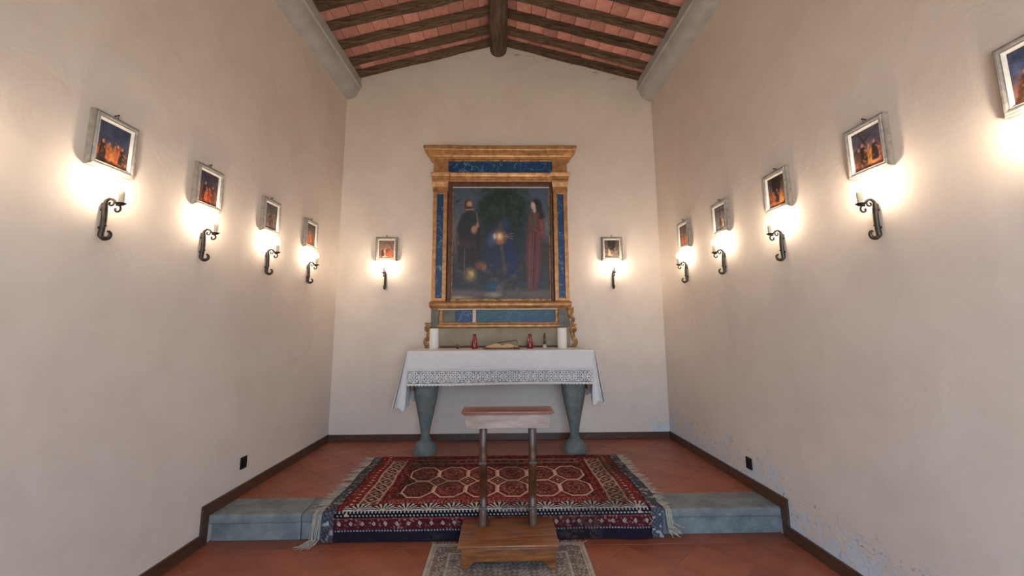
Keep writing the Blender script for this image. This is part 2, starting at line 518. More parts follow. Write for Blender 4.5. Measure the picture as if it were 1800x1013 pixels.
# ---- stone step in front of the platform
st = empty('stone_step', (0, STEP_Y, 0))
tag(st, 'grey-green stone step running wall to wall below the raised tile floor', 'step')
cuts = [xl(STEP_Y) + 0.0135, -1.335, 0.08, 1.02, xr(STEP_Y) - 0.0135]
for k in range(4):
    x0, x1 = cuts[k] + 0.002, cuts[k + 1] - 0.002
    dz = (0, -0.003, 0.001, 0)[k]; dy = (0, 0.004, 0.0, 0.002)[k]
    # tread with a rounded nosing
    y_f, y_b, zt, zb = 0.0 + dy, TREAD_BACK - STEP_Y - 0.002, ZP + dz, ZP - 0.058 + dz
    prof = [(y_b, zb), (y_b, zt)] + [(y_f + 0.018 - 0.018 * math.sin(t), zt - 0.018 + 0.018 * math.cos(t)) for t in np.linspace(0, PI / 2, 5)] + \
           [(y_f + 0.012 - 0.012 * math.cos(t), zb + 0.012 - 0.012 * math.sin(t)) for t in np.linspace(0, PI / 2, 4)]
    mb = MB()
    n = 24
    vs = []; fs = []
    for i in range(n + 1):
        x = x0 + (x1 - x0) * i / n
        wob = 0.002 * math.sin(i * 1.7 + k * 2) + 0.0015 * math.sin(i * 0.6 + k)
        ch = 0.0
        if k in (0, 1):
            d = abs(x + 1.335); ch = 0.022 * max(0, 1 - d / 0.06) ** 1.5
        for (yy, zz) in prof:
            front = 1.0 if yy < 0.1 else 0.0
            top = 1.0 if zz > zt - 0.02 else 0.35
            vs.append((x, yy + front * (wob + ch), zz - front * top * ch * 0.5))
    m = len(prof)
    for i in range(n):
        for j in range(m):
            fs.append((i * m + j, i * m + (j + 1) % m, (i + 1) * m + (j + 1) % m, (i + 1) * m + j))
    fs.append(tuple(range(m))); fs.append(tuple(n * m + j for j in range(m - 1, -1, -1)))
    mb.add(vs, fs).build('tread_slab', M['stone'], st, 50)
    MB().box(x0 + 0.001, x1 - 0.001, RISER_Y - STEP_Y + dy, RISER_Y - STEP_Y + 0.06, 0.0, zb - 0.001, 0.004).build('riser_slab', M['stone'], st)

# ---- skirting
BH, BT = 0.075, 0.014


def skirting(name, xf, sgn):
    root = None
    for yz in ([(D - BT, ZP), (D - BT, ZP + BH), (3.055, ZP + BH), (3.115, ZP)],
               [(3.053, ZP + BH), (3.113, ZP), (3.113, 0.001), (3.053, BH + 0.002)],
               [(3.051, BH), (YF, BH), (YF, 0.001), (3.111, 0.001)]):
        mb = MB(); vs = []
        for (y, z) in yz:
            vs.append((xf(y) , y, z))
        for (y, z) in yz:
            vs.append((xf(y) + sgn * BT, y, z))
        mb.add(vs, [(0, 1, 2, 3), (7, 6, 5, 4), (0, 4, 5, 1), (1, 5, 6, 2), (2, 6, 7, 3), (3, 7, 4, 0)])
        if root is None: root = structure(name, mb, M['skirt'])
        else: mb.build('skirting_board', M['skirt'], root)


skirting('baseboard_left', xl, 1)
skirting('baseboard_right', xr, -1)
structure('baseboard_back', MB().box(XL + BT, XR - BT, D - BT, D, ZP, ZP + BH - 0.006, 0.003), M['skirt'])


# ---- stone cornices under the eaves
def cornice(name, xf, sgn):
    prof = [(-0.02, 3.93), (0.03, 3.932), (0.075, 3.948), (0.105, 3.972), (0.128, 4.005), (0.142, 4.045), (0.148, 4.075), (0.166, 4.08), (0.166, 4.125), (0.158, 4.13), (0.158, 4.2), (-0.02, 4.2)]
    ys = [YF, D]
    vs = []; m = len(prof)
    for y in ys:
        for (u, z) in prof: vs.append((xf(y) + sgn * u, y, z + ZP))
    fs = [(j, (j + 1) % m, m + (j + 1) % m, m + j) for j in range(m)] + [tuple(range(m)), tuple(range(2 * m - 1, m - 1, -1))]
    return structure(name, MB().add(vs, fs), M['cornice'], 35)


cornice('trim_1', xl, 1)
cornice('trim_2', xr, -1)

# ---- roof: slab, terracotta tiles between rafters, ridge log
mb = MB()
XA, XB = XL - 0.35, XR + 0.35
prof = [(XA, zr(XA) + RAFT_H + 0.03), (RX, zr(RX) + RAFT_H + 0.03), (XB, zr(XB) + RAFT_H + 0.03), (XB, zr(XB) + 0.3), (RX, zr(RX) + 0.3), (XA, zr(XA) + 0.3)]
mb.prism(prof, 'y', YF - T, YB)
ceil = structure('ceiling', mb, M['roofslab'])
ANG = math.atan(SLOPE)
HALF = 1.70
SLEN = HALF / math.cos(ANG)


def rafter_mesh(side, seed):
    rnd = random.Random(seed)
    n = 12; w = 0.082
    vs = []
    for i in range(n + 1):
        s = i / n
        x = RX + side * (0.02 + (HALF + 0.08) * s)
        z = zr(x)
        jy, jz = rnd.uniform(-.004, .004), rnd.uniform(-.004, .003)
        ww = w + rnd.uniform(-.004, .004)
        vs += [(x, jy, z + jz + 0.008), (x, 0.008 + jy, z + jz), (x, ww - 0.008 + jy, z + jz), (x, ww + jy, z + jz + 0.008), (x, ww, z + RAFT_H + 0.02), (x, 0, z + RAFT_H + 0.02)]
    fs = []
    for i in range(n):
        for j in range(6): fs.append((i * 6 + j, i * 6 + (j + 1) % 6, i * 6 + 6 + (j + 1) % 6, i * 6 + 6 + j))
    fs += [tuple(range(6)), tuple(n * 6 + j for j in range(5, -1, -1))]
    return MB().add(vs, fs).mesh('rafter', M['rafter'])


# front faces of the rafters along y; they are laid by eye, so each side differs
rl = [4.885, 4.64, 4.33, 4.03, 3.745]
rr = [4.885, 4.66, 4.37, 4.08, 3.765]
while rl[-1] > YF + 0.3: rl.append(rl[-1] - 0.30)
while rr[-1] > YF + 0.3: rr.append(rr[-1] - 0.31)
for side, ys in ((-1, rl), (1, rr)):
    ms = [rafter_mesh(side, 10 * k + side) for k in range(3)]
    for k, y in enumerate(ys): link('rafter', ms[k % 3], ceil, (0, y, 0))
    # tiles lie across each bay
    tms = {}
    for k in range(len(ys) - 1):
        y1, y0 = ys[k] + 0.02, ys[k + 1] + 0.07
        if y1 < 2.2: break
        cnt = 11
        wt = (HALF + 0.05) / cnt
        for j in range(cnt):
            xa = RX + side * (0.05 + wt * j + 0.003); xb = RX + side * (0.05 + wt * (j + 1) - 0.003)
            dz = RAFT_H + random.uniform(-0.003, 0.006)
            vs = []
            for z_off in (0.0, 0.028):
                for (x, y) in ((xa, y0), (xb, y0), (xb, y1), (xa, y1)):
                    vs.append((x - xa, y - y0, zr(x) - zr(xa) + z_off))
            me = MB().add(vs, [(0, 1, 2, 3), (7, 6, 5, 4), (0, 4, 5, 1), (1, 5, 6, 2), (2, 6, 7, 3), (3, 7, 4, 0)]).mesh('roof_tile', M['rooftile'])
            link('roof_tile', me, ceil, (xa, y0, zr(xa) + dz))
mb = MB()
n = 40
pts = []; rs = []
for i in range(n + 1):
    t = i / n
    pts.append((RX + 0.006 * math.sin(t * 9), D + 0.05 - t * (D + 0.05 - YF + 0.1), ZP + 4.605 + 0.004 * math.sin(t * 13)))
    rs.append(0.102 + 0.004 * math.sin(t * 7) + 0.003 * math.sin(t * 31))
mb.tube(pts, rs, 20)
mb.build('ridge_beam', M['ridge'], ceil, 60)


# ------------------------------------------------------------------ small paintings
def vnoise(n, m, cells, seed):
    r = np.random.RandomState(seed)
    g = r.rand(cells[0] + 2, cells[1] + 2)
    y = np.linspace(0, cells[0], n)[:, None]; x = np.linspace(0, cells[1], m)[None, :]
    y0 = np.floor(y).astype(int); x0 = np.floor(x).astype(int)
    fy = y - y0; fx = x - x0; fy = fy * fy * (3 - 2 * fy); fx = fx * fx * (3 - 2 * fx)
    return (g[y0, x0] * (1 - fy) * (1 - fx) + g[y0 + 1, x0] * fy * (1 - fx) + g[y0, x0 + 1] * (1 - fy) * fx + g[y0 + 1, x0 + 1] * fy * fx)


class Paint:
    """soft brush strokes on a small grid; u to the right, v up, both 0..1"""
    def __init__(s, n, m, aspect):
        s.n, s.m, s.a = n, m, aspect
        s.V, s.U = np.meshgrid(np.linspace(0, 1, n), np.linspace(0, 1, m), indexing='ij')
        s.C = np.zeros((n, m, 3))

    def vgrad(s, stops):
        ps = [p for p, _ in stops]
        for k in range(3): s.C[..., k] = np.interp(s.V, ps, [c[k] for _, c in stops])

    def blob(s, u, v, ru, rv, c, soft=0.25, alpha=1.0, rot=0.0):
        du, dv = s.U - u, s.V - v
        cr, sr = math.cos(rot), math.sin(rot)
        a, b = (du * cr + dv * sr) / ru, (-du * sr + dv * cr) / rv
        d = np.sqrt(a * a + b * b)
        w = np.clip((1 + soft - d) / (2 * soft), 0, 1) * alpha
        s.C = s.C * (1 - w[..., None]) + np.array(c) * w[..., None]

    def poly(s, pts, c, soft=0.01, alpha=1.0):
        d = np.full(s.U.shape, 1e9)
        inside = np.zeros(s.U.shape, bool)
        for i in range(len(pts)):
            (x0, y0), (x1, y1) = pts[i], pts[(i + 1) % len(pts)]
            ex, ey = x1 - x0, y1 - y0
            t = np.clip(((s.U - x0) * ex + (s.V - y0) * ey) / (ex * ex + ey * ey + 1e-12), 0, 1)
            d = np.minimum(d, np.hypot(s.U - x0 - t * ex, s.V - y0 - t * ey))
            cnd = ((y0 <= s.V) & (y1 > s.V)) | ((y1 <= s.V) & (y0 > s.V))
            xi = x0 + (s.V - y0) / (ey if abs(ey) > 1e-9 else 1e-9) * ex
            inside ^= cnd & (s.U < xi)
        sd = np.where(inside, d, -d)
        w = np.clip(0.5 + sd / (2 * soft), 0, 1) * alpha
        s.C = s.C * (1 - w[..., None]) + np.array(c) * w[..., None]

    def line(s, u0, v0, u1, v1, wd, c, alpha=1.0):
        ex, ey = u1 - u0, v1 - v0
        t = np.clip(((s.U - u0) * ex + (s.V - v0) * ey) / (ex * ex + ey * ey), 0, 1)
        d = np.hypot(s.U - u0 - t * ex, s.V - v0 - t * ey)
        w = np.clip(1.5 - d / wd, 0, 1) * alpha
        s.C = s.C * (1 - w[..., None]) + np.array(c) * w[..., None]

    def mottling(s, amt, cells, seed):
        s.C *= (1 - amt + 2 * amt * vnoise(s.n, s.m, cells, seed))[..., None]


def figure(p, u, v, h, robe, skin, lean=0.0, hair=None):
    w = h * 0.22
    p.poly([(u - w * 0.6 + lean, v + h * 0.78), (u + w * 0.6 + lean, v + h * 0.78), (u + w * 0.95, v + h * 0.35), (u + w * 1.05, v), (u - w * 1.05, v), (u - w * 0.95, v + h * 0.35)], robe, 0.012)
    p.line(u - w * 0.3 + lean, v + h * 0.7, u - w * 0.2, v, 0.008, tuple(x * 0.55 for x in robe), 0.6)
    p.line(u + w * 0.4 + lean, v + h * 0.7, u + w * 0.5, v, 0.008, tuple(min(1, x * 1.5) for x in robe), 0.5)
    p.blob(u + lean * 1.2, v + h * 0.9, h * 0.085, h * 0.095, hair or tuple(x * 0.3 for x in skin), 0.3)
    p.blob(u + lean * 1.2, v + h * 0.88, h * 0.06, h * 0.075, skin, 0.3)
    p.line(u + w * 0.4 + lean, v + h * 0.65, u + w * 1.3, v + h * 0.5, 0.014, skin, 0.7)


def station_canvas(seed, sky, ground, robes, extra=None):
    r = random.Random(seed)
    p = Paint(56, 48, 1.17)
    p.vgrad([(0, ground), (0.3, tuple(0.6 * a + 0.4 * b for a, b in zip(ground, sky))), (0.62, sky), (1, tuple(x * 0.7 for x in sky))])
    p.mottling(0.35, (7, 6), seed)
    if extra == 'cross':
        p.line(0.25, 0.95, 0.72, 0.18, 0.024, lin(58, 40, 28)); p.line(0.25, 0.62, 0.62, 0.82, 0.02, lin(58, 40, 28))
    if extra == 'pole':
        p.line(0.2, 0.98, 0.6, 0.3, 0.018, lin(40, 30, 24))
    if extra == 'upright':
        p.line(0.5, 0.98, 0.5, 0.1, 0.024, lin(52, 38, 30)); p.line(0.22, 0.8, 0.78, 0.8, 0.02, lin(52, 38, 30))
    if extra == 'arch':
        p.blob(0.5, 0.9, 0.28, 0.5, lin(40, 34, 30), 0.15)
    for _ in range(34):
        c = r.choice(robes + [lin(60, 46, 40), lin(40, 34, 32)])
        p.blob(r.uniform(0.04, 0.96), abs(r.gauss(0.22, 0.14)), r.uniform(.02, .06), r.uniform(.03, .09), c, 0.5, 0.7, r.uniform(-.6, .6))
    k = len(robes)
    order = list(range(k)); r.shuffle(order)
    for i in order:
        u = 0.16 + 0.68 * (i + 0.5) / k + r.uniform(-.04, .04)
        figure(p, u, r.uniform(0.04, 0.14), r.uniform(0.42, 0.6), robes[i], lin(206, 152, 116), r.uniform(-.05, .05))
    for _ in range(40):
        c = r.choice(robes + [lin(190, 140, 100), lin(44, 36, 34), lin(70, 56, 50)])
        p.blob(r.uniform(0.04, 0.96), abs(r.gauss(0.26, 0.16)), r.uniform(.01, .03), r.uniform(.012, .05), c, 0.6, 0.6, r.uniform(-.9, .9))
    p.mottling(0.25, (20, 18), seed + 50)
    return p.C * 0.85


PW, PH = 0.246, 0.278
CW, CH = 0.172, 0.202


def rect_ring(mb, w0, h0, y0, w1, h1, y1):
    """sloped ring between two rectangles (half sizes) at depths y0, y1"""
    a = [(-w0, y0, -h0), (w0, y0, -h0), (w0, y0, h0), (-w0, y0, h0)]
    b = [(-w1, y1, -h1), (w1, y1, -h1), (w1, y1, h1), (-w1, y1, h1)]
    mb.add(a + b, [(i, (i + 1) % 4, 4 + (i + 1) % 4, 4 + i) for i in range(4)])


def frame_mesh(name, prof, mat):
    """prof: (inset from outer edge, -depth) closed loop"""
    mb = MB(); m = len(prof); vs = []
    for (i, y) in prof:
        w, h = PW / 2 - i, PH / 2 - i
        vs += [(-w, -y, -h), (w, -y, -h), (w, -y, h), (-w, -y, h)]
    fs = []
    for j in range(m):
        k = (j + 1) % m
        for q in range(4): fs.append((j * 4 + q, j * 4 + (q + 1) % 4, k * 4 + (q + 1) % 4, k * 4 + q))
    return mb.add(vs, fs).mesh(name, mat)


ME_EDGE = frame_mesh('frame_edge', [(0.0, 0.002), (0.0, 0.024), (0.006, 0.028), (0.010, 0.026), (0.010, 0.002)], M['frame_edge'])
ME_FRAME = frame_mesh('frame', [(0.009, 0.002), (0.009, 0.031), (0.013, 0.036), (0.019, 0.035), (0.022, 0.028), (0.027, 0.026), (0.027, 0.002)], M['frame_silver'])
ME_SLIP = frame_mesh('slip', [(0.026, 0.002), (0.026, 0.027), (0.029, 0.030), (0.033, 0.026), (0.037, 0.018), (0.037, 0.002)], M['frame_white'])
for me in (ME_EDGE, ME_FRAME, ME_SLIP): pass
mb = MB().box(-PW / 2 + 0.012, PW / 2 - 0.012, -0.012, -0.002, -PH / 2 + 0.012, PH / 2 - 0.012)
ME_BACK = mb.mesh('backing_board', M['frame_dark'])
mb = MB()
mb.tube([(0.008 * math.cos(t), -0.014, PH / 2 + 0.008 + 0.008 * math.sin(t)) for t in np.linspace(0, 2 * PI, 15)], 0.0016, 6)
mb.tube([(0, 0.0, PH / 2 + 0.018), (0, -0.022, PH / 2 + 0.02)], 0.0022, 6)
mb.tube([(0, -0.022, PH / 2 + 0.02), (0, -0.024, PH / 2 + 0.02)], 0.005, 8)
ME_HOOK = mb.mesh('hanging_hook', M['iron'])


def wall_rot(side):
    return {'left': math.atan2(1, KL), 'right': math.atan2(-1, -KR), 'back': 0.0}[side]


def wall_pos(side, s):
    return {'left': (xl(s), s), 'right': (xr(s), s), 'back': (s, D)}[side]


def picture(side, s, zc, canvas, label, tilt=0.0):
    x, y = wall_pos(side, s)
    o = empty('framed_picture', (x, y, zc + ZP), wall_rot(side))
    o.rotation_euler = (tilt, 0, wall_rot(side))
    tag(o, label, 'picture', 'station pictures hung above the wall lights')
    link('frame', ME_FRAME, o); link('frame_edge', ME_EDGE, o); link('slip', ME_SLIP, o); link('backing_board', ME_BACK, o); link('hanging_hook', ME_HOOK, o)
    n, m = canvas.shape[:2]
    P = np.zeros((n, m, 3))
    P[..., 0] = np.linspace(-CW / 2, CW / 2, m)[None, :]; P[..., 1] = -0.017; P[..., 2] = np.linspace(-CH / 2, CH / 2, n)[:, None]
    colour_grid('canvas', P, canvas, M['print'], o)
    return o


R_ = lin
brown, red, blue_, ochre, grey, dark, rust, cream = R_(92, 62, 44), R_(150, 52, 40), R_(52, 60, 92), R_(186, 124, 60), R_(112, 104, 100), R_(46, 38, 36), R_(176, 92, 56), R_(196, 172, 140)
sk_blue, sk_dusk, sk_brown, sk_grey = R_(70, 80, 104), R_(84, 78, 88), R_(110, 90, 78), R_(120, 116, 116)
smoothw = 'the unstained side wall'
dampw = 'the flaking side wall'
pics = [
    ('left', 4.25, station_canvas(1, sk_brown, R_(120, 70, 44), [rust, ochre, red]), 'white-framed picture of rust-red figures, first from the altar wall on ' + smoothw),
    ('left', 3.54, station_canvas(2, R_(104, 98, 92), R_(112, 82, 62), [grey, dark, brown, grey], 'pole'), 'white-framed picture of grey-brown figures below a slanting pole, on ' + smoothw),
    ('left', 2.80, station_canvas(3, R_(78, 72, 88), R_(150, 70, 40), [dark, rust, red, brown], 'pole'), 'white-framed picture of a red-robed group below a long dark pole, on ' + smoothw),
    ('left', 2.115, station_canvas(4, sk_blue, R_(120, 70, 44), [dark, rust, ochre, rust, dark]), 'white-framed picture of an orange-lit crowd under dark blue sky, on ' + smoothw),
    ('left', 1.40, station_canvas(5, sk_dusk, R_(110, 72, 50), [brown, red, ochre]), 'white-framed picture of robed figures, fifth from the altar wall on ' + smoothw),
    ('back', -1.332, station_canvas(6, R_(140, 112, 96), R_(150, 96, 76), [dark, cream, red, rust]), 'grey-framed picture of reddish figures beside the altarpiece, towards the unstained side wall'),
    ('back', 1.258, station_canvas(7, R_(104, 92, 82), R_(120, 104, 88), [cream, grey], 'arch'), 'grey-framed brownish picture of pale figures in a dark arch, beside the altarpiece'),
    ('right', 4.29, station_canvas(8, sk_brown, R_(128, 70, 48), [rust, red, rust]), 'white-framed picture of red-brown figures, first from the altar wall on ' + dampw),
    ('right', 3.58, station_canvas(9, sk_grey, R_(124, 116, 112), [grey, dark, cream], 'upright'), 'white-framed grey picture of pale figures with an upright cross, on ' + dampw),
    ('right', 2.84, station_canvas(10, R_(96, 78, 70), R_(170, 100, 60), [rust, dark, ochre], 'arch'), 'white-framed picture of an orange-lit kneeling group in brown dusk, on ' + dampw),
    ('right', 2.115, station_canvas(11, R_(96, 92, 108), R_(176, 104, 66), [brown, dark, rust, ochre, dark], 'cross'), 'white-framed picture of a crowd around a slanting cross, on ' + dampw),
    ('right', 1.395, station_canvas(12, R_(84, 96, 128), R_(156, 96, 64), [brown, dark, rust, grey]), 'white-framed picture of brown figures under clear blue sky, fifth from the altar wall'),
]
for k, (side, s, cv, lab) in enumerate(pics):
    picture(side, s, 2.112 if side != 'back' else 2.092, cv, lab, -0.0)

# ------------------------------------------------------------------ wrought-iron wall lights


def spiral(cx, cz, r0, r1, a0, a1, n=18):
    return [(0.0, cx + (r0 + (r1 - r0) * t) * math.cos(a0 + (a1 - a0) * t), cz + (r0 + (r1 - r0) * t) * math.sin(a0 + (a1 - a0) * t)) for t in np.linspace(0, 1, n)]


def make_sconce():
    """local -y points into the room; origin at the wall, at the foot of the fitting"""
    o = empty('wall_sconce')
    # flat iron back bar, a little bowed, ending in an upturned foot scroll
    bar = [(0, -0.014 - 0.006 * math.sin(PI * t), 0.012 + 0.158 * t) for t in np.linspace(0, 1, 12)]
    foot = spiral(-0.044, 0.020, 0.031, 0.011, -0.15, -4.4, 18)
    MB().tube(list(reversed(foot)) + bar, [0.006 + 0.006 * min(1, i / 17) for i in range(18)] + [0.0125] * 12, 8, 1.0).build('back_bar', M['iron'], o, 50)
    for z in (0.05, 0.14): MB().tube([(0, 0.0, z), (0, -0.016, z)], 0.007, 8).build('wall_stud', M['iron'], o)
    top = [(0, -0.014, 0.168), (0, -0.02, 0.186), (0, -0.036, 0.196), (0, -0.056, 0.190), (0, -0.068, 0.176), (0, -0.08, 0.162), (0, -0.092, 0.160)]
    MB().tube(top, [0.009, 0.0085, 0.0075, 0.007, 0.0065, 0.006, 0.006], 8).build('arm', M['iron'], o, 50)
    MB().tube(spiral(-0.078, 0.142, 0.021, 0.008, 1.2, 6.9, 24), 0.005, 7).build('scroll', M['iron'], o, 50)
    MB().tube(spiral(-0.044, 0.172, 0.017, 0.006, 2.0, 7.4, 18), 0.0048, 7).build('scroll', M['iron'], o, 50)
    MB().tube([(0.0, -0.018, 0.062), (0.0, -0.036, 0.060)], 0.0045, 7).build('thorn', M['iron'], o)
    pan = MB().lathe([(0.006, 0.0), (0.012, 0.002), (0.02, 0.009), (0.023, 0.013), (0.021, 0.014), (0.012, 0.008), (0.004, 0.007)], (0, -0.092, 0.160), 18).build('drip_pan', M['iron'], o, 50)
    MB().lathe([(0.0125, 0.0), (0.0125, 0.060), (0.0105, 0.063), (0.003, 0.064)], (0, -0.092, 0.170), 16).build('candle_sleeve', M['candlewax'], o, 50)
    MB().lathe([(0.004, 0.0), (0.009, 0.008), (0.0115, 0.018), (0.010, 0.030), (0.005, 0.042), (0.0015, 0.05)], (0, -0.092, 0.2345), 12).build('bulb', M['bulb'], o, 60)
    return o


sc0 = make_sconce()
below = {0: 'below the rust-red picture nearest the altar, on ' + smoothw,
         1: 'below the picture of grey-brown figures, on ' + smoothw,
         2: 'below the red-robed group picture, on ' + smoothw,
         3: 'below the orange-lit crowd picture, on ' + smoothw,
         4: 'fifth from the altar wall on ' + smoothw,
         5: 'below the reddish picture beside the altarpiece',
         6: 'below the dark arch picture beside the altarpiece',
         7: 'below the red-brown picture nearest the altar, on the flaking side wall',
         8: 'below the grey upright cross picture, on the flaking side wall',
         9: 'below the picture of the kneeling group, on the flaking side wall',
         10: 'below the picture of the slanting cross, on the flaking side wall',
         11: 'below the clear blue sky picture, on the flaking side wall'}
for k, (side, s, cv, lab) in enumerate(pics):
    o = sc0 if k == 0 else copy_tree(sc0)
    x, y = wall_pos(side, s + (0.0 if side != 'back' else 0.0))
    o.location = (x, y, ZP + 1.642)
    o.rotation_euler = (0, 0, wall_rot(side))
    tag(o, 'lit iron candle sconce ' + below[k], 'wall light', 'lit iron candle sconces')


# ------------------------------------------------------------------ sockets
def socket(side, s, z, label):
    x, y = wall_pos(side, s)
    o = empty('power_socket', (x, y, ZP + z), wall_rot(side))
    tag(o, label, 'socket', 'black wall sockets')
    MB().box(-0.036, 0.036, -0.009, 0, -0.042, 0.042, 0.003).build('cover_plate', M['black'], o)
    mb = MB().box(-0.020, 0.020, -0.013, -0.008, -0.030, 0.030, 0.002)
    mb.build('socket_insert', M['black'], o)


socket('left', 3.462, 0.226, 'black power socket low on ' + smoothw)
socket('right', 3.47, 0.178, 'black power socket low on ' + dampw)

# ------------------------------------------------------------------ altar table
AX = -0.024
Z0 = ZP
al = empty('altar_table', (AX, 4.62, Z0))
tag(al, 'stone altar table standing on two baluster legs beneath a white lace cloth', 'altar table')
TY0, TY1 = 4.345 - 4.62, 4.955 - 4.62
MB().box(-0.89, 0.895, TY0 + 0.01, TY1, 0.865, 0.975, 0.006).build('table_slab', M['altarstone'], al)
leg_prof = [(0.112, 0.0), (0.112, 0.03), (0.108, 0.06), (0.092, 0.095), (0.066, 0.118), (0.050, 0.128), (0.052, 0.134), (0.052, 0.142), (0.046, 0.146), (0.043, 0.17),
            (0.045, 0.20), (0.052, 0.25), (0.066, 0.32), (0.084, 0.40), (0.100, 0.48), (0.111, 0.54), (0.116, 0.585), (0.116, 0.62), (0.122, 0.625), (0.124, 0.64), (0.118, 0.655), (0.105, 0.668), (0.105, 0.70)]
for lx in (-0.736, 0.722):
    lg = MB().lathe(leg_prof, (lx, 4.49 - 4.62, 0), 32).build('leg', M['altarstone'], al, 35)
    MB().box(lx - 0.13, lx + 0.115, 4.525 - 4.62, 4.90 - 4.62, 0.70, 0.864, 0.004).build('capital_block', M['altarstone'], lg)
MB().box(-0.80, 0.80, 4.47 - 4.62, 4.52 - 4.62, 0.668, 0.8635, 0.004).build('lace_backing', M['altarstone'], al)  # added strip that stands in for shade, darkens the gaps in the lace
for lx in (-0.874, 0.846):
    MB().box(lx, lx + 0.03, TY0 + 0.05, TY1 - 0.02, 0.60, 0.864, 0.003).build('end_rail', M['leather'], al)

# ---- altar cloth
cl = empty('altar_cloth', (AX, 4.62, Z0))
tag(cl, 'white linen cloth with a deep lace border draped over the stone altar', 'tablecloth')
x0, x1 = -0.905, 0.912


def grid(nu, nv, fn):
    vs = []; fs = []
    for i in range(nu):
        for j in range(nv): vs.append(fn(i / (nu - 1), j / (nv - 1)))
    for i in range(nu - 1):
        for j in range(nv - 1): fs.append((i * nv + j, (i + 1) * nv + j, (i + 1) * nv + j + 1, i * nv + j + 1))
    return MB().add(vs, fs)


def solid(o, t):
    m = o.modifiers.new('thickness', 'SOLIDIFY'); m.thickness = t; m.offset = 0


fy = lambda x, z: TY0 - 0.004 - 0.006 * (0.98 - z) * 2 + 0.004 * math.sin(x * 7.3 + 1) * (0.98 - z) * 3


def body(u, v):
    # v 0..1: top from the back edge to the fold, then down the front
    x = x0 + (x1 - x0) * u
    L1, L2 = TY1 - TY0, 0.165
    d = v * (L1 + L2)
    if d < L1 - 0.01: return (x, TY1 - d, 0.981)
    if d < L1 + 0.01:
        t = (d - L1 + 0.01) / 0.02 * PI / 2
        return (x, TY0 + 0.01 - 0.013 * math.sin(t), 0.981 - 0.01 + 0.01 * math.cos(t))
    z = 0.971 - (d - L1 - 0.01)
    return (x, fy(x, z) + 0.001, z)


c = grid(90, 60, body).build('linen_sheet', M['linen'], cl, 60); solid(c, 0.003)
hem = grid(90, 4, lambda u, v: (x0 + (x1 - x0) * u, fy(x0 + (x1 - x0) * u, 0.81) - 0.004, 0.822 - 0.02 * v)).build('hem', M['linen'], cl, 60); solid(hem, 0.004)
# lace: threads left where the pattern keeps them, with real gaps between
NX, NZ = 760, 60
LZ0, LZ1 = 0.655, 0.804
cw = (x1 - 0.012 - x0 - 0.006) / NX
ix, iz = np.meshgrid(np.arange(NX), np.arange(NZ), indexing='ij')
X = (ix + 0.5) * cw; V = (iz + 0.5) / NZ            # V 0 at the bottom
per = 0.132
ph = (X % per) / per - 0.5
q = V - 0.52
hgt = (LZ1 - LZ0)
dx, dz = ph * per, q * hgt
r1 = np.hypot(dx, dz)
keep = np.zeros(X.shape, bool)
keep |= (V > 0.93) | ((V > 0.86) & (np.sin(X * 2 * PI / 0.012) > -0.1))
keep |= np.abs(r1 - 0.045) < 0.0045
keep |= np.abs(r1 - 0.026) < 0.0035
keep |= r1 < 0.009
th = np.arctan2(dz, dx)
keep |= (r1 < 0.046) & (np.cos(8 * th) > 0.66)
ph2 = ((X + per / 2) % per) / per - 0.5
dd = np.abs(ph2 * per) + np.abs(dz) * 0.8
keep |= (np.abs(dd - 0.033) < 0.004) | (np.abs(dd - 0.017) < 0.004) | (dd < 0.006)
netx = (X / 0.0172) % 1; netz = ((V * hgt) / 0.0172) % 1
keep |= (netx < 0.24) | (netz < 0.24)
scal = 0.075 + 0.05 * np.abs(np.sin(X * PI / 0.033))
keep |= (V < scal + 0.02)
keep &= V > (0.125 - scal)
used = np.argwhere(keep)
vid = {}; vs = []; fs = []


def lv(i, k):
    if (i, k) not in vid:
        x = x0 + 0.006 + i * cw; z = LZ0 + hgt * k / NZ
        z += 0.006 * math.sin(x * 3.1 + 0.5) * (1 - k / NZ)
        vid[(i, k)] = len(vs); vs.append((x, fy(x, z) - 0.001 + 0.0012 * math.sin(i * 0.9) * math.sin(k * 0.8), z))
    return vid[(i, k)]


for i, k in used.tolist():
    fs.append((lv(i, k), lv(i + 1, k), lv(i + 1, k + 1), lv(i, k + 1)))
MB().add(vs, fs).build('lace_border', M['lace'], cl)


def side_drop(sgn, xe, zlow, flare):
    def fn(u, v):
        y = TY0 - 0.006 + (TY1 - TY0) * u
        s = v
        fold = 0.5 + 0.5 * math.sin(u * 11.0 + 0.6)
        front = max(0.0, 1 - u / 0.35)
        out = flare * s ** 1.15 * (0.35 + 0.65 * front) + 0.03 * s * fold + 0.018 * s * math.sin(u * 27)
        z = 0.981 - (0.981 - zlow) * s * (1 - 0.10 * fold * (1 - front))
        if s < 0.03: out -= 0.004
        return (xe + sgn * (0.004 + out), y - 0.02 * front * s, z)
    o = grid(60, 50, fn).build('side_drop', M['linen'], cl, 60); solid(o, 0.003)
    return o


side_drop(-1, x0, 0.425, 0.095)
side_drop(1, x1, 0.47, 0.055)
# front corners gathered inwards where the cloth turns round the slab
for sgn, xe, zl, fl_ in ((-1, x0, 0.43, 0.10), (1, x1, 0.475, 0.06)):
    def fn(u, v):
        w = 0.012 + 0.085 * v
        xx = xe + sgn * (0.004 + fl_ * v ** 1.15) - sgn * w * u
        return (xx, TY0 - 0.026 * v + 0.012 * math.sin(u * 5.5) * v + 0.06 * u * v, 0.965 - (0.965 - zl - 0.02 * math.sin(u * 6)) * v)
    o = grid(14, 40, fn).build('corner_fold', M['linen'], cl, 60); solid(o, 0.003)

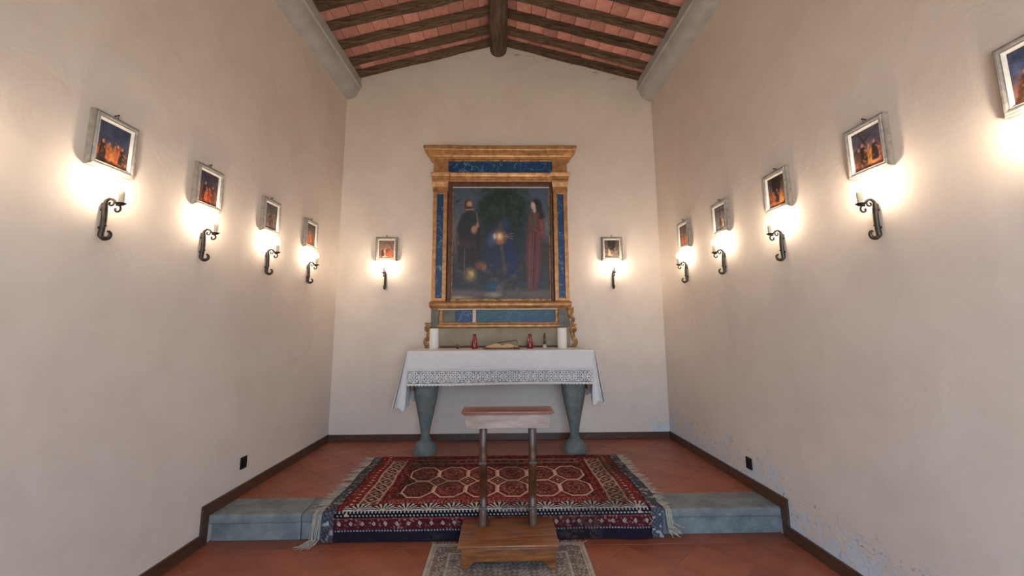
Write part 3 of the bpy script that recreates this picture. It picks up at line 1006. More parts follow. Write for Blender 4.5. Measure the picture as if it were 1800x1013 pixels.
# ------------------------------------------------------------------ altarpiece
ap = empty('altarpiece', (-0.028, 4.93, Z0 + 1.0))
tag(ap, 'gilded altarpiece with blue marbled panels framing a dark painting of saints', 'altarpiece')
YO = -4.93      # local y = world y - 4.93
zz = lambda z: z - 1.0
Wl, Wr = -0.772, 0.775


def abox(name, mat, xa, xb, ya, yb, za, zb, bev=0.003, parent=None):
    return MB().box(xa, xb, ya + YO, yb + YO, zz(za), zz(zb), bev).build(name, mat, parent or ap)


YBK = 4.974
abox('backboard', M['darkframe'], Wl + 0.02, Wr - 0.02, 4.945, YBK, 1.0, 3.2)


def moulding(name, mat, xa, xb, prof, ends=1.0):
    """prof: (projection y towards the room, z); returns along both ends as well"""
    vs = []; m = len(prof)
    for x, s in ((xa, -1), (xb, 1)):
        for (p, z) in prof: vs.append((x + s * p * ends, 4.88 - p + YO, zz(z)))
    for x, s in ((xa, -1), (xb, 1)):
        for (p, z) in prof: vs.append((x + s * p * ends, YBK - 0.002 + YO, zz(z)))
    fs = []
    for j in range(m - 1):
        fs += [(j, j + 1, m + j + 1, m + j), (2 * m + j, 2 * m + j + 1, j + 1, j), (m + j, m + j + 1, 3 * m + j + 1, 3 * m + j), (3 * m + j, 3 * m + j + 1, 2 * m + j + 1, 2 * m + j)]
    fs += [(0, m, 3 * m, 2 * m), (m - 1, 2 * m - 1, 4 * m - 1, 3 * m - 1)]
    return MB().add(vs, fs).build(name, mat, ap)


corn = [(0.02, 3.135), (0.022, 3.15), (0.034, 3.155), (0.040, 3.175), (0.058, 3.20), (0.078, 3.222), (0.082, 3.236), (0.09, 3.24), (0.092, 3.268), (0.086, 3.276)]
moulding('cornice', M['gold'], -0.765, 0.765, corn)
for xa, xb in ((-0.772, -0.612), (0.612, 0.772)):
    moulding('cornice_block', M['gold'], xa, xb, [(p + 0.016, z - 0.004) for p, z in corn])
moulding('frieze_bead', M['gold_old'], -0.60, 0.60, [(0.0, 3.112), (0.012, 3.114), (0.016, 3.124), (0.010, 3.134), (0.0, 3.136)], 0.0)
arch = [(0.012, 2.866), (0.014, 2.884), (0.022, 2.888), (0.024, 2.915), (0.034, 2.92), (0.042, 2.942), (0.046, 2.962), (0.04, 2.966)]
moulding('architrave', M['gold'], -0.60, 0.60, arch, 0.0)
fp = abox('frieze_panel', M['blue'], -0.60, 0.60, 4.885, 4.95, 2.962, 3.116, 0.002)
for s in (-1, 1):
    xa, xb = (-0.772, -0.60) if s < 0 else (0.60, 0.772)
    abox('frieze_block', M['gold'], xa, xb, 4.855, 4.97, 2.96, 3.14, 0.004)
    moulding('entablature_block', M['gold'], xa, xb, [(p + 0.018, z) for p, z in arch], 0.4)
    moulding('capital', M['gold'], xa + 0.012, xb - 0.012, [(0.026, 2.742), (0.034, 2.752), (0.030, 2.764), (0.028, 2.80), (0.036, 2.82), (0.044, 2.85), (0.046, 2.866)], 0.4)
    sh = abox('pilaster', M['gold'], xa + 0.006, xb - 0.006, 4.868, 4.97, 1.478, 2.75, 0.003)
    xc = (xa + xb) / 2
    # raised strips either side of a sunken blue panel
    for q in (-1, 1):
        abox('pilaster_fillet', M['gold'], xc + q * 0.058 - 0.022, xc + q * 0.058 + 0.022, 4.852, 4.869, 1.49, 2.74, 0.005)
    abox('pilaster_panel', M['blue'], xc - 0.037, xc + 0.037, 4.862, 4.869, 1.52, 2.72, 0.001)
    abox('panel_end', M['gold'], xc - 0.037, xc + 0.037, 4.853, 4.869, 2.715, 2.74, 0.003)
    abox('panel_end', M['gold'], xc - 0.037, xc + 0.037, 4.853, 4.869, 1.49, 1.525, 0.003)
# inner dark frame round the canvas
px0, px1, pz0, pz1 = -0.553, 0.566, 1.518, 2.808
for nm, (xa, xb, za, zb) in {'l': (-0.60, px0, 1.485, 2.868), 'r': (px1, 0.60, 1.485, 2.868)}.items():
    abox('inner_frame_rail', M['darkframe'], xa, xb, 4.872, 4.95, za, zb, 0.008)
abox('inner_frame_rail', M['darkframe'], px0, px1, 4.872, 4.95, pz1, 2.868, 0.008)
abox('inner_frame_rail', M['gold_old'], px0, px1, 4.872, 4.95, 1.485, pz0, 0.006)
abox('sight_edge', M['white_paint'], px0, px1, 4.884, 4.93, pz1 - 0.010, pz1, 0.002)
for xa, xb in ((px0, px0 + 0.012), (px1 - 0.012, px1)):
    abox('sight_edge', M['gold_old'], xa, xb, 4.886, 4.93, pz0, pz1 - 0.01, 0.002)


def altar_canvas():
    p = Paint(240, 208, 1.15)
    p.vgrad([(0, R_(84, 78, 78)), (0.05, R_(96, 90, 86)), (0.10, R_(46, 54, 62)), (0.25, R_(54, 58, 64)), (0.45, R_(46, 54, 60)), (0.62, R_(64, 76, 88)), (0.8, R_(72, 86, 100)), (1, R_(62, 76, 92))])
    # evening light near the horizon at both edges
    p.blob(0.05, 0.55, 0.09, 0.16, R_(116, 106, 98), 0.6, 0.6); p.blob(0.97, 0.62, 0.05, 0.1, R_(106, 114, 122), 0.6, 0.6)
    # dark tree over the middle
    r = random.Random(3)
    p.blob(0.52, 0.74, 0.27, 0.32, R_(30, 44, 40), 0.25)
    for _ in range(150):
        u = 0.52 + r.gauss(0, 0.17); v = 0.78 + r.gauss(0, 0.15)
        if v > 1.02: continue
        cc = r.choice([R_(28, 44, 38), R_(36, 54, 44), R_(24, 36, 36), R_(44, 62, 54)])
        p.blob(u, v, r.uniform(.012, .035), r.uniform(.010, .028), cc, 0.5, 0.75, r.uniform(0, 3))
    for k in range(26):
        a = r.uniform(0.1, 3.0)
        p.blob(0.52 + 0.27 * math.cos(a), 0.77 + 0.24 * math.sin(a), 0.022, 0.016, R_(52, 70, 70), 0.6, 0.55)
    p.blob(0.5, 0.34, 0.34, 0.26, R_(38, 44, 52), 0.5, 0.7)
    # bearded man in a dark cloak with folded hands and a staff
    p.poly([(0.09, 0.74), (0.16, 0.79), (0.23, 0.77), (0.28, 0.66), (0.30, 0.52), (0.27, 0.25), (0.07, 0.24), (0.05, 0.48), (0.04, 0.6)], R_(44, 42, 48), 0.012)
    p.poly([(0.10, 0.74), (0.17, 0.77), (0.22, 0.72), (0.23, 0.62), (0.10, 0.61)], R_(32, 46, 44), 0.015)
    p.poly([(0.05, 0.52), (0.24, 0.50), (0.25, 0.44), (0.07, 0.46)], R_(64, 52, 62), 0.015, 0.8)
    p.line(0.13, 0.44, 0.13, 0.22, 0.006, R_(86, 88, 88), 0.7); p.line(0.21, 0.46, 0.20, 0.22, 0.006, R_(28, 34, 42), 0.8)
    p.line(0.04, 0.64, 0.07, 0.48, 0.010, R_(92, 84, 80), 0.6)
    p.blob(0.165, 0.838, 0.060, 0.062, R_(104, 88, 78), 0.2, 0.6)
    p.blob(0.165, 0.835, 0.046, 0.054, R_(62, 48, 42), 0.25)
    p.blob(0.175, 0.838, 0.026, 0.032, R_(176, 140, 118), 0.35)
    p.blob(0.170, 0.800, 0.036, 0.026, R_(58, 46, 42), 0.4)
    p.line(0.14, 0.792, 0.215, 0.796, 0.005, R_(170, 150, 134), 0.7)
    p.blob(0.225, 0.61, 0.028, 0.032, R_(168, 128, 100), 0.4, 0.9); p.blob(0.255, 0.645, 0.016, 0.026, R_(150, 110, 88), 0.4, 0.9)
    p.line(0.25, 0.76, 0.27, 0.64, 0.006, R_(140, 120, 104), 0.6); p.line(0.27, 0.62, 0.28, 0.25, 0.012, R_(40, 38, 48), 0.7)
    # seated mother in blue with a child in a glow
    p.poly([(0.43, 0.66), (0.55, 0.70), (0.62, 0.58), (0.66, 0.40), (0.64, 0.20), (0.44, 0.24), (0.34, 0.34), (0.37, 0.54)], R_(34, 46, 70), 0.03, 0.9)
    p.poly([(0.56, 0.46), (0.63, 0.44), (0.66, 0.22), (0.58, 0.20)], R_(24, 44, 84), 0.03, 0.9)
    p.blob(0.50, 0.65, 0.03, 0.035, R_(74, 66, 70), 0.5); p.blob(0.545, 0.66, 0.03, 0.045, R_(26, 60, 92), 0.5, 0.9)
    p.blob(0.40, 0.52, 0.035, 0.05, R_(58, 84, 124), 0.7, 0.7)
    p.blob(0.485, 0.545, 0.055, 0.05, R_(150, 116, 88), 0.7, 0.8); p.blob(0.485, 0.548, 0.028, 0.028, R_(222, 186, 132), 0.6)
    p.blob(0.435, 0.55, 0.014, 0.02, R_(200, 204, 206), 0.7, 0.8); p.blob(0.49, 0.50, 0.032, 0.02, R_(160, 110, 90), 0.5, 0.8)
    for a in (-0.12, 0.0, 0.14): p.line(0.52, 0.55, 0.62, 0.55 + a * 0.2, 0.0025, R_(170, 150, 108), 0.4)
    p.line(0.50, 0.48, 0.54, 0.22, 0.014, R_(92, 74, 62), 0.7); p.line(0.515, 0.40, 0.53, 0.22, 0.01, R_(66, 64, 58), 0.7)
    # woman in a red gown
    p.poly([(0.79, 0.74), (0.86, 0.77), (0.93, 0.72), (0.95, 0.6), (0.92, 0.5), (0.90, 0.3), (0.86, 0.07), (0.77, 0.06), (0.75, 0.3), (0.76, 0.5), (0.77, 0.62)], R_(90, 54, 58), 0.012)
    p.poly([(0.79, 0.73), (0.86, 0.74), (0.87, 0.64), (0.78, 0.63)], R_(84, 68, 62), 0.012)
    for u0, u1, cc in ((0.80, 0.78, R_(116, 74, 76)), (0.85, 0.82, R_(70, 36, 44)), (0.89, 0.85, R_(108, 64, 68)), (0.83, 0.80, R_(104, 64, 68))):
        p.line(u0, 0.58, u1, 0.1, 0.008, cc, 0.7)
    p.line(0.91, 0.70, 0.93, 0.54, 0.014, R_(132, 72, 74), 0.8); p.line(0.93, 0.56, 0.84, 0.62, 0.010, R_(120, 66, 68), 0.8)
    p.blob(0.865, 0.83, 0.05, 0.068, R_(30, 28, 32), 0.25); p.poly([(0.86, 0.86), (0.91, 0.86), (0.95, 0.72), (0.90, 0.70)], R_(34, 32, 38), 0.015)
    p.blob(0.832, 0.826, 0.022, 0.036, R_(186, 158, 142), 0.35, 1.0, 0.25); p.blob(0.845, 0.785, 0.018, 0.022, R_(170, 140, 122), 0.4)
    p.blob(0.95, 0.38, 0.04, 0.2, R_(66, 62, 60), 0.5, 0.6)
    # flowers, drapery and pale stones at the foot
    p.blob(0.19, 0.21, 0.05, 0.05, R_(150, 130, 86), 0.6, 0.8); p.blob(0.20, 0.215, 0.022, 0.022, R_(196, 172, 110), 0.6, 0.8)
    p.blob(0.29, 0.29, 0.045, 0.03, R_(128, 84, 72), 0.6, 0.8); p.blob(0.33, 0.27, 0.02, 0.025, R_(150, 104, 92), 0.6, 0.7)
    p.blob(0.42, 0.10, 0.07, 0.05, R_(28, 72, 96), 0.6, 0.85); p.blob(0.48, 0.08, 0.03, 0.03, R_(120, 100, 110), 0.6, 0.7)
    p.blob(0.42, 0.035, 0.06, 0.018, R_(170, 158, 136), 0.7, 0.7); p.blob(0.08, 0.01, 0.09, 0.014, R_(168, 158, 136), 0.7, 0.7)
    for _ in range(90):
        u, v = r.uniform(0.02, 0.98), r.uniform(0.02, 0.3)
        p.blob(u, v, r.uniform(.012, .04), r.uniform(.006, .018), r.choice([R_(40, 58, 70), R_(70, 66, 70), R_(84, 62, 66), R_(52, 66, 62), R_(96, 88, 80)]), 0.7, 0.4, r.uniform(-.3, .3))
    p.mottling(0.16, (60, 50), 5); p.mottling(0.10, (9, 8), 6)
    return p.C * 1.12


C = altar_canvas()
n, m = C.shape[:2]
P = np.zeros((n, m, 3))
P[..., 0] = np.linspace(px0, px1, m)[None, :]; P[..., 1] = 4.896 + YO; P[..., 2] = zz(np.linspace(pz0, pz1, n))[:, None]
o = colour_grid('painted_canvas', P, C, M['canvas'], ap)
o['label'] = 'dark oil painting of saints beneath a spreading tree'

# sill, predella and foot
moulding('sill', M['gold'], -0.765, 0.765, [(0.01, 1.402), (0.014, 1.412), (0.03, 1.42), (0.046, 1.44), (0.05, 1.462), (0.044, 1.478), (0.02, 1.488)], 0.4)
abox('sill_bead', M['white_paint'], -0.69, 0.63, 4.868, 4.95, 1.394, 1.408, 0.003)
abox('predella_board', M['gold_old'], -0.765, 0.765, 4.895, 4.95, 1.19, 1.41, 0.003)
abox('predella_panel', M['greypanel'], -0.63, -0.50, 4.882, 4.90, 1.262, 1.39, 0.002)
abox('predella_panel', M['blue'], -0.495, -0.315, 4.880, 4.90, 1.256, 1.392, 0.002)
abox('predella_divider', M['white_paint'], -0.308, -0.272, 4.872, 4.90, 1.256, 1.394, 0.004)
abox('predella_panel', M['bluegreen'], -0.266, 0.60, 4.880, 4.90, 1.256, 1.392, 0.002)
abox('predella_stile', M['gold_old'], -0.675, -0.634, 4.872, 4.90, 1.20, 1.395, 0.006)
abox('predella_stile', M['gold_old'], 0.604, 0.635, 4.872, 4.90, 1.20, 1.395, 0.006)
for xa, xb in ((-0.765, -0.68), (0.64, 0.765)):
    abox('pedestal_panel', M['greypanel'], xa, xb, 4.875, 4.90, 1.205, 1.395, 0.004)
moulding('foot_moulding', M['gold'], -0.66, 0.62, [(0.0, 1.196), (0.022, 1.2), (0.03, 1.21), (0.028, 1.228), (0.016, 1.24), (0.012, 1.256), (0.0, 1.262)], 1.0)
# carved gilt scrolls that close the two sides of the foot


def scroll_bracket(sgn, xc, zb, h):
    pts = []
    for t in np.linspace(0, 1, 60):
        # S shape with a volute at each end
        if t < 0.35:
            a = -2.6 + t / 0.35 * 4.6; r = 0.012 + 0.016 * t / 0.35
            pts.append((sgn * (r * math.cos(a) + 0.006), h * 0.2 + r * 1.5 * math.sin(a)))
        elif t < 0.65:
            s = (t - 0.35) / 0.3
            p0 = pts[20]
            pts.append((p0[0] * (1 - s) + sgn * (-0.018) * s, p0[1] * (1 - s) + h * 0.72 * s))
        else:
            s = (t - 0.65) / 0.35; a = PI - s * 4.8; r = 0.024 - 0.014 * s
            pts.append((sgn * (r * math.cos(a) + 0.006), h * 0.74 + r * 1.5 * math.sin(a)))
    mb = MB().tube([(xc + p[0], 4.87 + YO, zz(zb) + p[1]) for p in pts], [0.008 + 0.006 * math.sin(PI * k / 59) for k in range(60)], 8, 1.6)
    mb.box(xc - 0.03, xc + 0.03, 4.845 + YO, 4.90 + YO, zz(zb), zz(zb) + 0.014, 0.003)
    mb.box(xc - 0.034, xc + 0.034, 4.84 + YO, 4.90 + YO, zz(zb) + h - 0.016, zz(zb) + h, 0.004)
    return mb.build('scroll_bracket', M['gold_old'], ap, 50)


scroll_bracket(-1, -0.795, 0.985, 0.27)
scroll_bracket(1, 0.80, 0.985, 0.25)
scroll_bracket(1, 0.775, 1.24, 0.18)
gr = abox('gradine', M['gradine'], -0.765, 0.765, 4.893, YBK, 0.983, 1.196, 0.003)
abox('gradine_strip', M['brownstrip'], -0.665, 0.625, 4.88, 4.895, 0.983, 1.004, 0.002)

# ------------------------------------------------------------------ things on the altar
ZT = Z0 + 0.983


def candle(x, label):
    o = empty('pillar_candle', (x, 4.60, ZT)); tag(o, label, 'candle', 'white pillar candles on the altar')
    MB().lathe([(0.045, 0.0), (0.0475, 0.003), (0.0475, 0.205), (0.044, 0.211), (0.036, 0.211), (0.03, 0.206), (0.004, 0.203)], (0, 0, 0), 28).build('wax_body', M['wax'], o, 40)
    MB().tube([(0, 0, 0.2), (0.001, 0, 0.214), (0.004, 0, 0.222)], 0.0018, 6).build('wick', M['wick'], o)


candle(-0.711, 'thick white pillar candle on the altar, on the side of the small brown bead')
candle(0.610, 'thick white pillar candle on the altar, on the side of the dark bronze figurine')


def votive(x, label):
    o = empty('votive_vase', (x, 4.64, ZT)); tag(o, label, 'vase', 'small red glass vases on the altar')
    MB().lathe([(0.026, 0.0), (0.033, 0.004), (0.035, 0.025), (0.031, 0.06), (0.022, 0.095), (0.016, 0.12), (0.016, 0.14), (0.020, 0.15), (0.017, 0.15), (0.013, 0.138)], (0, 0, 0), 22).build('glass_body', M['redglass'], o, 50)
    MB().lathe([(0.017, 0.0), (0.0175, 0.004), (0.0175, 0.008), (0.016, 0.01)], (0, 0, 0.118), 18).build('neck_ring', M['bronze'], o, 50)


votive(-0.298, 'slim red glass vase on the altar beside the open missal, nearer the brown bead')
votive(0.279, 'slim red glass vase on the altar beside the open missal, nearer the bronze figurine')

ms = empty('open_missal', (-0.012, 4.60, ZT)); tag(ms, 'open old missal with tan pages lying on a low wooden book rest', 'book')
MB().box(-0.19, 0.185, -0.10, 0.12, 0.0, 0.012, 0.004).build('book_rest', M['leather'], ms)
for s in (-1, 1):
    prof = [(0.0, 0.016), (0.0, 0.036)] + [(s * (0.165 * t), 0.036 + 0.026 * math.sin(PI * min(1, t * 1.25)) ** 0.8 * (1 - 0.5 * t) if t < 0.8 else 0.036 - 0.01 * (t - 0.8) / 0.2) for t in np.linspace(0.08, 1, 12)] + [(s * 0.168, 0.02)]
    MB().prism(prof, 'y', -0.09, 0.105).build('page_block', M['paper'], ms)
MB().box(-0.178, 0.176, -0.096, 0.112, 0.0125, 0.0165, 0.0015).build('cover', M['leather'], ms)
MB().tube([(0.12, -0.094, 0.03), (0.125, -0.105, 0.018), (0.127, -0.112, 0.004)], 0.003, 6).build('ribbon', M['redglass'], ms)
MB().tube([(-0.05, 0.07, 0.058), (0.06, 0.06, 0.074), (0.155, 0.05, 0.086), (0.16, 0.05, 0.05)], 0.004, 6).build('page_holder', M['bronze'], ms)

fg = empty('figurine', (0.434, 4.66, ZT)); tag(fg, 'slender dark bronze figurine on a pale round base on the altar', 'figurine')
MB().lathe([(0.02, 0), (0.024, 0.004), (0.022, 0.02), (0.014, 0.03), (0.012, 0.042)], (0, 0, 0), 18).build('base', M['white_paint'], fg, 50)
MB().lathe([(0.010, 0.0), (0.014, 0.012), (0.012, 0.04), (0.008, 0.06), (0.013, 0.075), (0.012, 0.088), (0.005, 0.096)], (0, 0, 0.041), 16).lathe([(0.003, 0), (0.0085, 0.006), (0.009, 0.014), (0.004, 0.023)], (0.001, 0, 0.134), 14).build('body', M['bronze'], fg, 60)
bd = empty('finial_bead', (-0.474, 4.66, ZT)); tag(bd, 'tiny brown wooden bead on a foot standing on the altar', 'ornament')
MB().lathe([(0.016, 0), (0.017, 0.004), (0.007, 0.012), (0.006, 0.02)], (0, 0, 0), 14).build('foot', M['bronze'], bd, 50)
MB().lathe([(0.004, 0), (0.012, 0.007), (0.014, 0.014), (0.010, 0.024), (0.003, 0.030)], (0, 0, 0.018), 16).build('bead', M['leather'], bd, 60)

# ------------------------------------------------------------------ large rug over the platform edge
RXA, RXB, RYF = -1.185, 1.062, 4.335
FLAT = RYF - STEP_Y + 0.004
RAD = 0.02
DROP = 0.135
LEN = FLAT + RAD * PI / 2 + DROP
rg = empty('carpet', ((RXA + RXB) / 2, 3.7, Z0)); tag(rg, 'large red patterned wool carpet with pale octagons hanging over the stone step', 'carpet')
nx, ny = 470, 330
A = np.linspace(0, 1, nx)[:, None] * np.ones((1, ny)); B = np.ones((nx, 1)) * np.linspace(0, LEN, ny)[None, :]
ax = A * (RXB - RXA)                      # metres from the left end
w1 = vnoise(nx, ny, (14, 9), 21) - 0.5; w2 = vnoise(nx, ny, (40, 24), 22) - 0.5
R2 = np.zeros((nx, ny, 3))
R2[..., 0] = RXA + ax + 0.01 * (vnoise(nx, ny, (3, 6), 5) - 0.5) * 2 - (RXA + RXB) / 2
flat = B < FLAT - RAD
bend = (~flat) & (B < FLAT - RAD + RAD * PI / 2 * 1.0)
th = (B - (FLAT - RAD)) / RAD
wave = 0.004 * w1 + 0.002 * w2
lift = 0.010
Y = np.where(flat, RYF - B, np.where(bend, RYF - (FLAT - RAD) - RAD * np.sin(np.clip(th, 0, PI / 2)), RYF - FLAT))
dn = np.clip(B - (FLAT - RAD + RAD * PI / 2), 0, None)
Z = np.where(flat, lift, np.where(bend, lift - RAD + RAD * np.cos(np.clip(th, 0, PI / 2)), lift - RAD - dn))
ripple = np.sin(ax * 13.0 + 0.7) * 0.5 + np.sin(ax * 29.0) * 0.3
edge = np.clip((ax - (RXB - RXA) + 0.35) / 0.35, 0, 1)
Y = Y - 0.010 - np.where(flat, 0, (0.006 * (ripple + 1) * np.clip(dn / DROP, 0, 1) + 0.014 * edge * (dn / DROP) * (1 + np.sin(ax * 22))))
Z = Z + np.where(flat, wave + 0.002, 0) + np.where(dn > 0, 0.028 * (dn / DROP) * np.clip(np.sin(ax * 5.2 - 0.9), 0, 1) * edge, 0)
R2[..., 1] = Y - 3.7; R2[..., 2] = Z


def rug_colour():
    cr = {k: np.array(lin(*v)) for k, v in dict(red=(120, 42, 42), dred=(84, 32, 36), rose=(150, 78, 72), ivory=(214, 184, 160), white=(206, 202, 196), navy=(38, 32, 42), black=(26, 22, 28), slate=(92, 98, 106), brown=(74, 40, 34), olive=(92, 88, 72), blue=(52, 66, 104), green=(84, 88, 76)).items()}
    Lx = RXB - RXA
    C = np.zeros((nx, ny, 3)) + cr['red']
    def put(mask, c, a=1.0):
        nonlocal C
        C = np.where(mask[..., None], C * (1 - a) + cr[c] * a, C)
    b = B; a = ax
    tri = lambda v, p: np.abs(((v / p) % 1) - 0.5) * 2     # 0 at centre, 1 at ends
    # --- field
    fx0, fx1, fy0, fy1 = 0.435, Lx - 0.405, 0.325, 1.005
    field = (a > fx0 - 0.05) & (a < fx1 + 0.05) & (b > fy0 - 0.06) & (b < fy1 + 0.05)
    put(field, 'dred')
    cw_, ch_ = (fx1 - fx0) / 6, (fy1 - fy0) / 2
    u = (a - fx0) / cw_; v = (b - fy0) / ch_
    cu = u - np.floor(u) - 0.5; cv = v - np.floor(v) - 0.5
    inside = (u > 0) & (u < 6) & (v > 0) & (v < 2)
    au, av = np.abs(cu) * 2, np.abs(cv) * 2
    octd = np.maximum(np.maximum(au, av), (au + av) * 0.70)
    colid = np.clip(np.floor(u), 0, 5); rowid = np.clip(np.floor(v), 0, 1)
    put(inside & (octd < 0.86), 'red')
    put(inside & (octd < 0.86) & (np.abs(octd - 0.74) < 0.03), 'black', 0.7)
    put(inside & (octd < 0.66) & (np.abs(octd - 0.56) < 0.05), 'rose', 0.6)
    put(inside & (octd < 0.42), 'dred'); put(inside & (octd < 0.26), 'rose', 0.8); put(inside & (octd < 0.13), 'black', 0.8)
    sp = inside & (octd < 0.72) & (octd > 0.28) & ((np.sin(cu * 60) * np.sin(cv * 52)) > 0.55)
    put(sp, 'ivory', 0.45)
    quad = inside & (octd < 0.62) & (octd > 0.24) & (cu * cv > 0); put(quad, 'dred', 0.55)
    put(inside & (octd < 0.86) & (colid < 1), 'brown', 0.55)
    ring = inside & (np.abs(octd - 0.935) < 0.055); put(ring, 'ivory')
    put(ring & (np.abs(octd - 0.925) < 0.012), 'brown', 0.5)
    out = inside & (octd > 0.995); put(out, 'brown')
    # small lozenges between the octagons
    du, dv = np.abs(u - np.round(u)), np.abs(v - np.round(v))
    lz = (u > 0.3) & (u < 5.7) & (v > 0.3) & (v < 1.7) & (np.abs(np.round(v) - 1) < 0.1)
    d2 = du * 2.4 + dv * 2.4
    put(lz & (d2 < 0.5) & (octd > 0.99), 'rose'); put(lz & (d2 < 0.3), 'dred'); put(lz & (d2 < 0.14), 'ivory', 0.6)
    for vv in (0, 2):
        d3 = np.abs(u - np.round(u)) * 2.4 + np.abs(v - vv) * 2.4
        tm = (u > 0.3) & (u < 5.7) & (octd > 0.99) & inside
        put(tm & (d3 < 0.62), 'red'); put(tm & (d3 < 0.34), 'rose', 0.7)
    # --- stripes beyond the octagons, towards the step
    def band(lo, hi, c): put((b >= lo) & (b < hi) & (a > 0.24) & (a < Lx - 0.22), c)
    band(1.005, 1.03, 'red'); band(1.03, 1.062, 'rose')
    put((b > 1.034) & (b < 1.058) & (a > .3) & (a < Lx - .28) & (tri(a, 0.035) < 0.45), 'red')
    band(1.062, 1.085, 'red')
    put((b > 1.066) & (b < 1.078) & (a > .3) & (a < Lx - .28) & (tri(a, 0.03) < 0.3), 'white', 0.7)
    # fan border: white rays on black
    fan0, fan1 = 1.085, 1.205
    fm = (b >= fan0) & (b < fan1) & (a > 0.12) & (a < Lx - 0.10)
    put(fm, 'black')
    per = 0.155
    fa = ((a / per) % 1 - 0.5) * per; fb = fan1 - b
    ang = np.arctan2(fb, fa); rad = np.hypot(fa, fb * 0.75)
    put(fm & (np.sin(ang * 17) > 0.1) & (rad > 0.02) & (rad < 0.085), 'white')
    put(fm & (rad < 0.02), 'white', 0.8)
    fa2 = (((a + per / 2) / per) % 1 - 0.5) * per
    put(fm & (b < fan0 + 0.055) & (np.abs(fa2) < 0.045 - (b - fan0) * 0.55), 'red')
    put(fm & (b < fan0 + 0.022) & (tri(a, 0.02) < 0.4), 'ivory', 0.5)
    # dotted dark bands, red band of small stars, navy edge (these hang over the step)
    hb = (b >= fan1) & (a > 0.08) & (a < Lx - 0.08)
    put(hb, 'black')
    for k, lo in enumerate((1.212, 1.232)):
        put(hb & (np.abs(b - lo) < 0.005) & (tri(a + k * 0.011, 0.024) < 0.42), 'white', 0.6)
    put(hb & (b > 1.244) & (b < 1.310), 'dred')
    put(hb & (b > 1.246) & (b < 1.252) & (tri(a, 0.012) < 0.5), 'rose', 0.8)
    sa = ((a / 0.075) % 1 - 0.5) * 0.075; sb = b - 1.279
    sd = np.abs(sa) + np.abs(sb) * 0.9
    put(hb & (sd < 0.022), 'navy', 0.7); put(hb & (sd < 0.013), 'ivory', 0.75); put(hb & (sd < 0.005), 'red')
    put(hb & (b > 1.310), 'navy')
    put(hb & (np.abs(b - 1.322) < 0.004) & (tri(a, 0.02) < 0.5), 'white', 0.5)
    # --- far border
    far = (b < 0.265) & (a > 0.24) & (a < Lx - 0.22)
    put(far, 'dred')
    put(far & (b < 0.05), 'red', 0.6); put(far & (np.abs(b - 0.12) < 0.012), 'ivory', 0.35); put(far & (np.abs(b - 0.22) < 0.012), 'ivory', 0.35)
    put(far & (np.abs(b - 0.17) < 0.03) & (tri(a, 0.075) < 0.45), 'rose', 0.7); put(far & (np.abs(b - 0.075) < 0.02) & (tri(a, 0.05) < 0.5), 'brown', 0.8)
    put((b > 0.265) & (b < 0.31) & (a > 0.3) & (a < Lx - 0.28) & (tri(a, 0.04) < 0.5), 'dred')
    # --- the two ends
    for e in (a, Lx - a):
        endz = (b < 1.235)
        put((e < 0.385) & endz & (b > 0.03) & (b < 1.10), 'red')
        m2 = (e > 0.20) & (e < 0.32) & (b > 0.12) & (b < 1.10)
        put(m2, 'olive', 0.75)
        ez = np.abs(e - 0.26) + np.abs(((b / 0.12) % 1 - 0.5) * 0.12) * 0.9
        put(m2 & (ez < 0.055), 'dred'); put(m2 & (np.abs(ez - 0.055) < 0.008), 'ivory', 0.7); put(m2 & (ez < 0.02), 'ivory', 0.6)
        put((np.abs(e - 0.20) < 0.007) & (b > 0.12) & (b < 1.1), 'ivory', 0.6); put((np.abs(e - 0.32) < 0.007) & (b > 0.12) & (b < 1.1), 'ivory', 0.6)
        put((np.abs(e - 0.35) < 0.008) & (b > 0.15) & (b < 1.05), 'dred')
        put((e > 0.125) & (e < 0.18) & (np.hypot(e - 0.152, ((b / 0.06) % 1 - 0.5) * 0.06) < 0.012) & endz, 'ivory', 0.7)
        kil = e < 0.075
        put(kil, 'slate'); put(kil & (np.sin(b * 300 + e * 200 + 14 * w2) > 0.2), 'black', 0.5); put(kil & (np.sin(b * 170 - e * 240 + 9 * w1) > 0.5), 'navy', 0.6); put(kil & (vnoise(nx, ny, (110, 80), 77) > 0.72), 'white', 0.5)
        put((np.abs(e - 0.08) < 0.008), 'black', 0.6)
    spk = vnoise(nx, ny, (210, 150), 61)
    chroma = (C[..., 0] > 2.2 * C[..., 1])
    put(chroma & (spk > 0.78), 'ivory', 0.30); put(chroma & (spk < 0.2), 'black', 0.30)
    # wear: brown, threadbare patches
    worn = np.clip((vnoise(nx, ny, (9, 6), 31) - 0.58) * 5, 0, 1) * 0.45
    worn = np.maximum(worn, np.clip(1.2 - np.hypot((a - 0.52) / 0.30, (b - 0.20) / 0.20), 0, 1) * 0.75)
    worn = np.maximum(worn, np.clip(1.2 - np.hypot((a - 2.12) / 0.16, (b - 0.36) / 0.32), 0, 1) * 0.8)
    worn = np.maximum(worn, np.clip(1.2 - np.hypot((a - 1.95) / 0.3, (b - 0.03) / 0.06), 0, 1) * 0.8)
    sp_ = vnoise(nx, ny, (120, 90), 40)
    wc = np.where(sp_[..., None] > 0.5, cr['black'] * 0.6 + cr['brown'] * 0.4, cr['brown'] * 0.5 + cr['green'] * 0.5)
    C = C * (1 - worn[..., None]) + wc * worn[..., None]
    C *= (0.82 + 0.36 * vnoise(nx, ny, (160, 110), 33))[..., None]
    return C


o = colour_grid('pile', R2, rug_colour(), M['rug'], rg)
sol = o.modifiers.new('thickness', 'SOLIDIFY'); sol.thickness = 0.009; sol.offset = 0


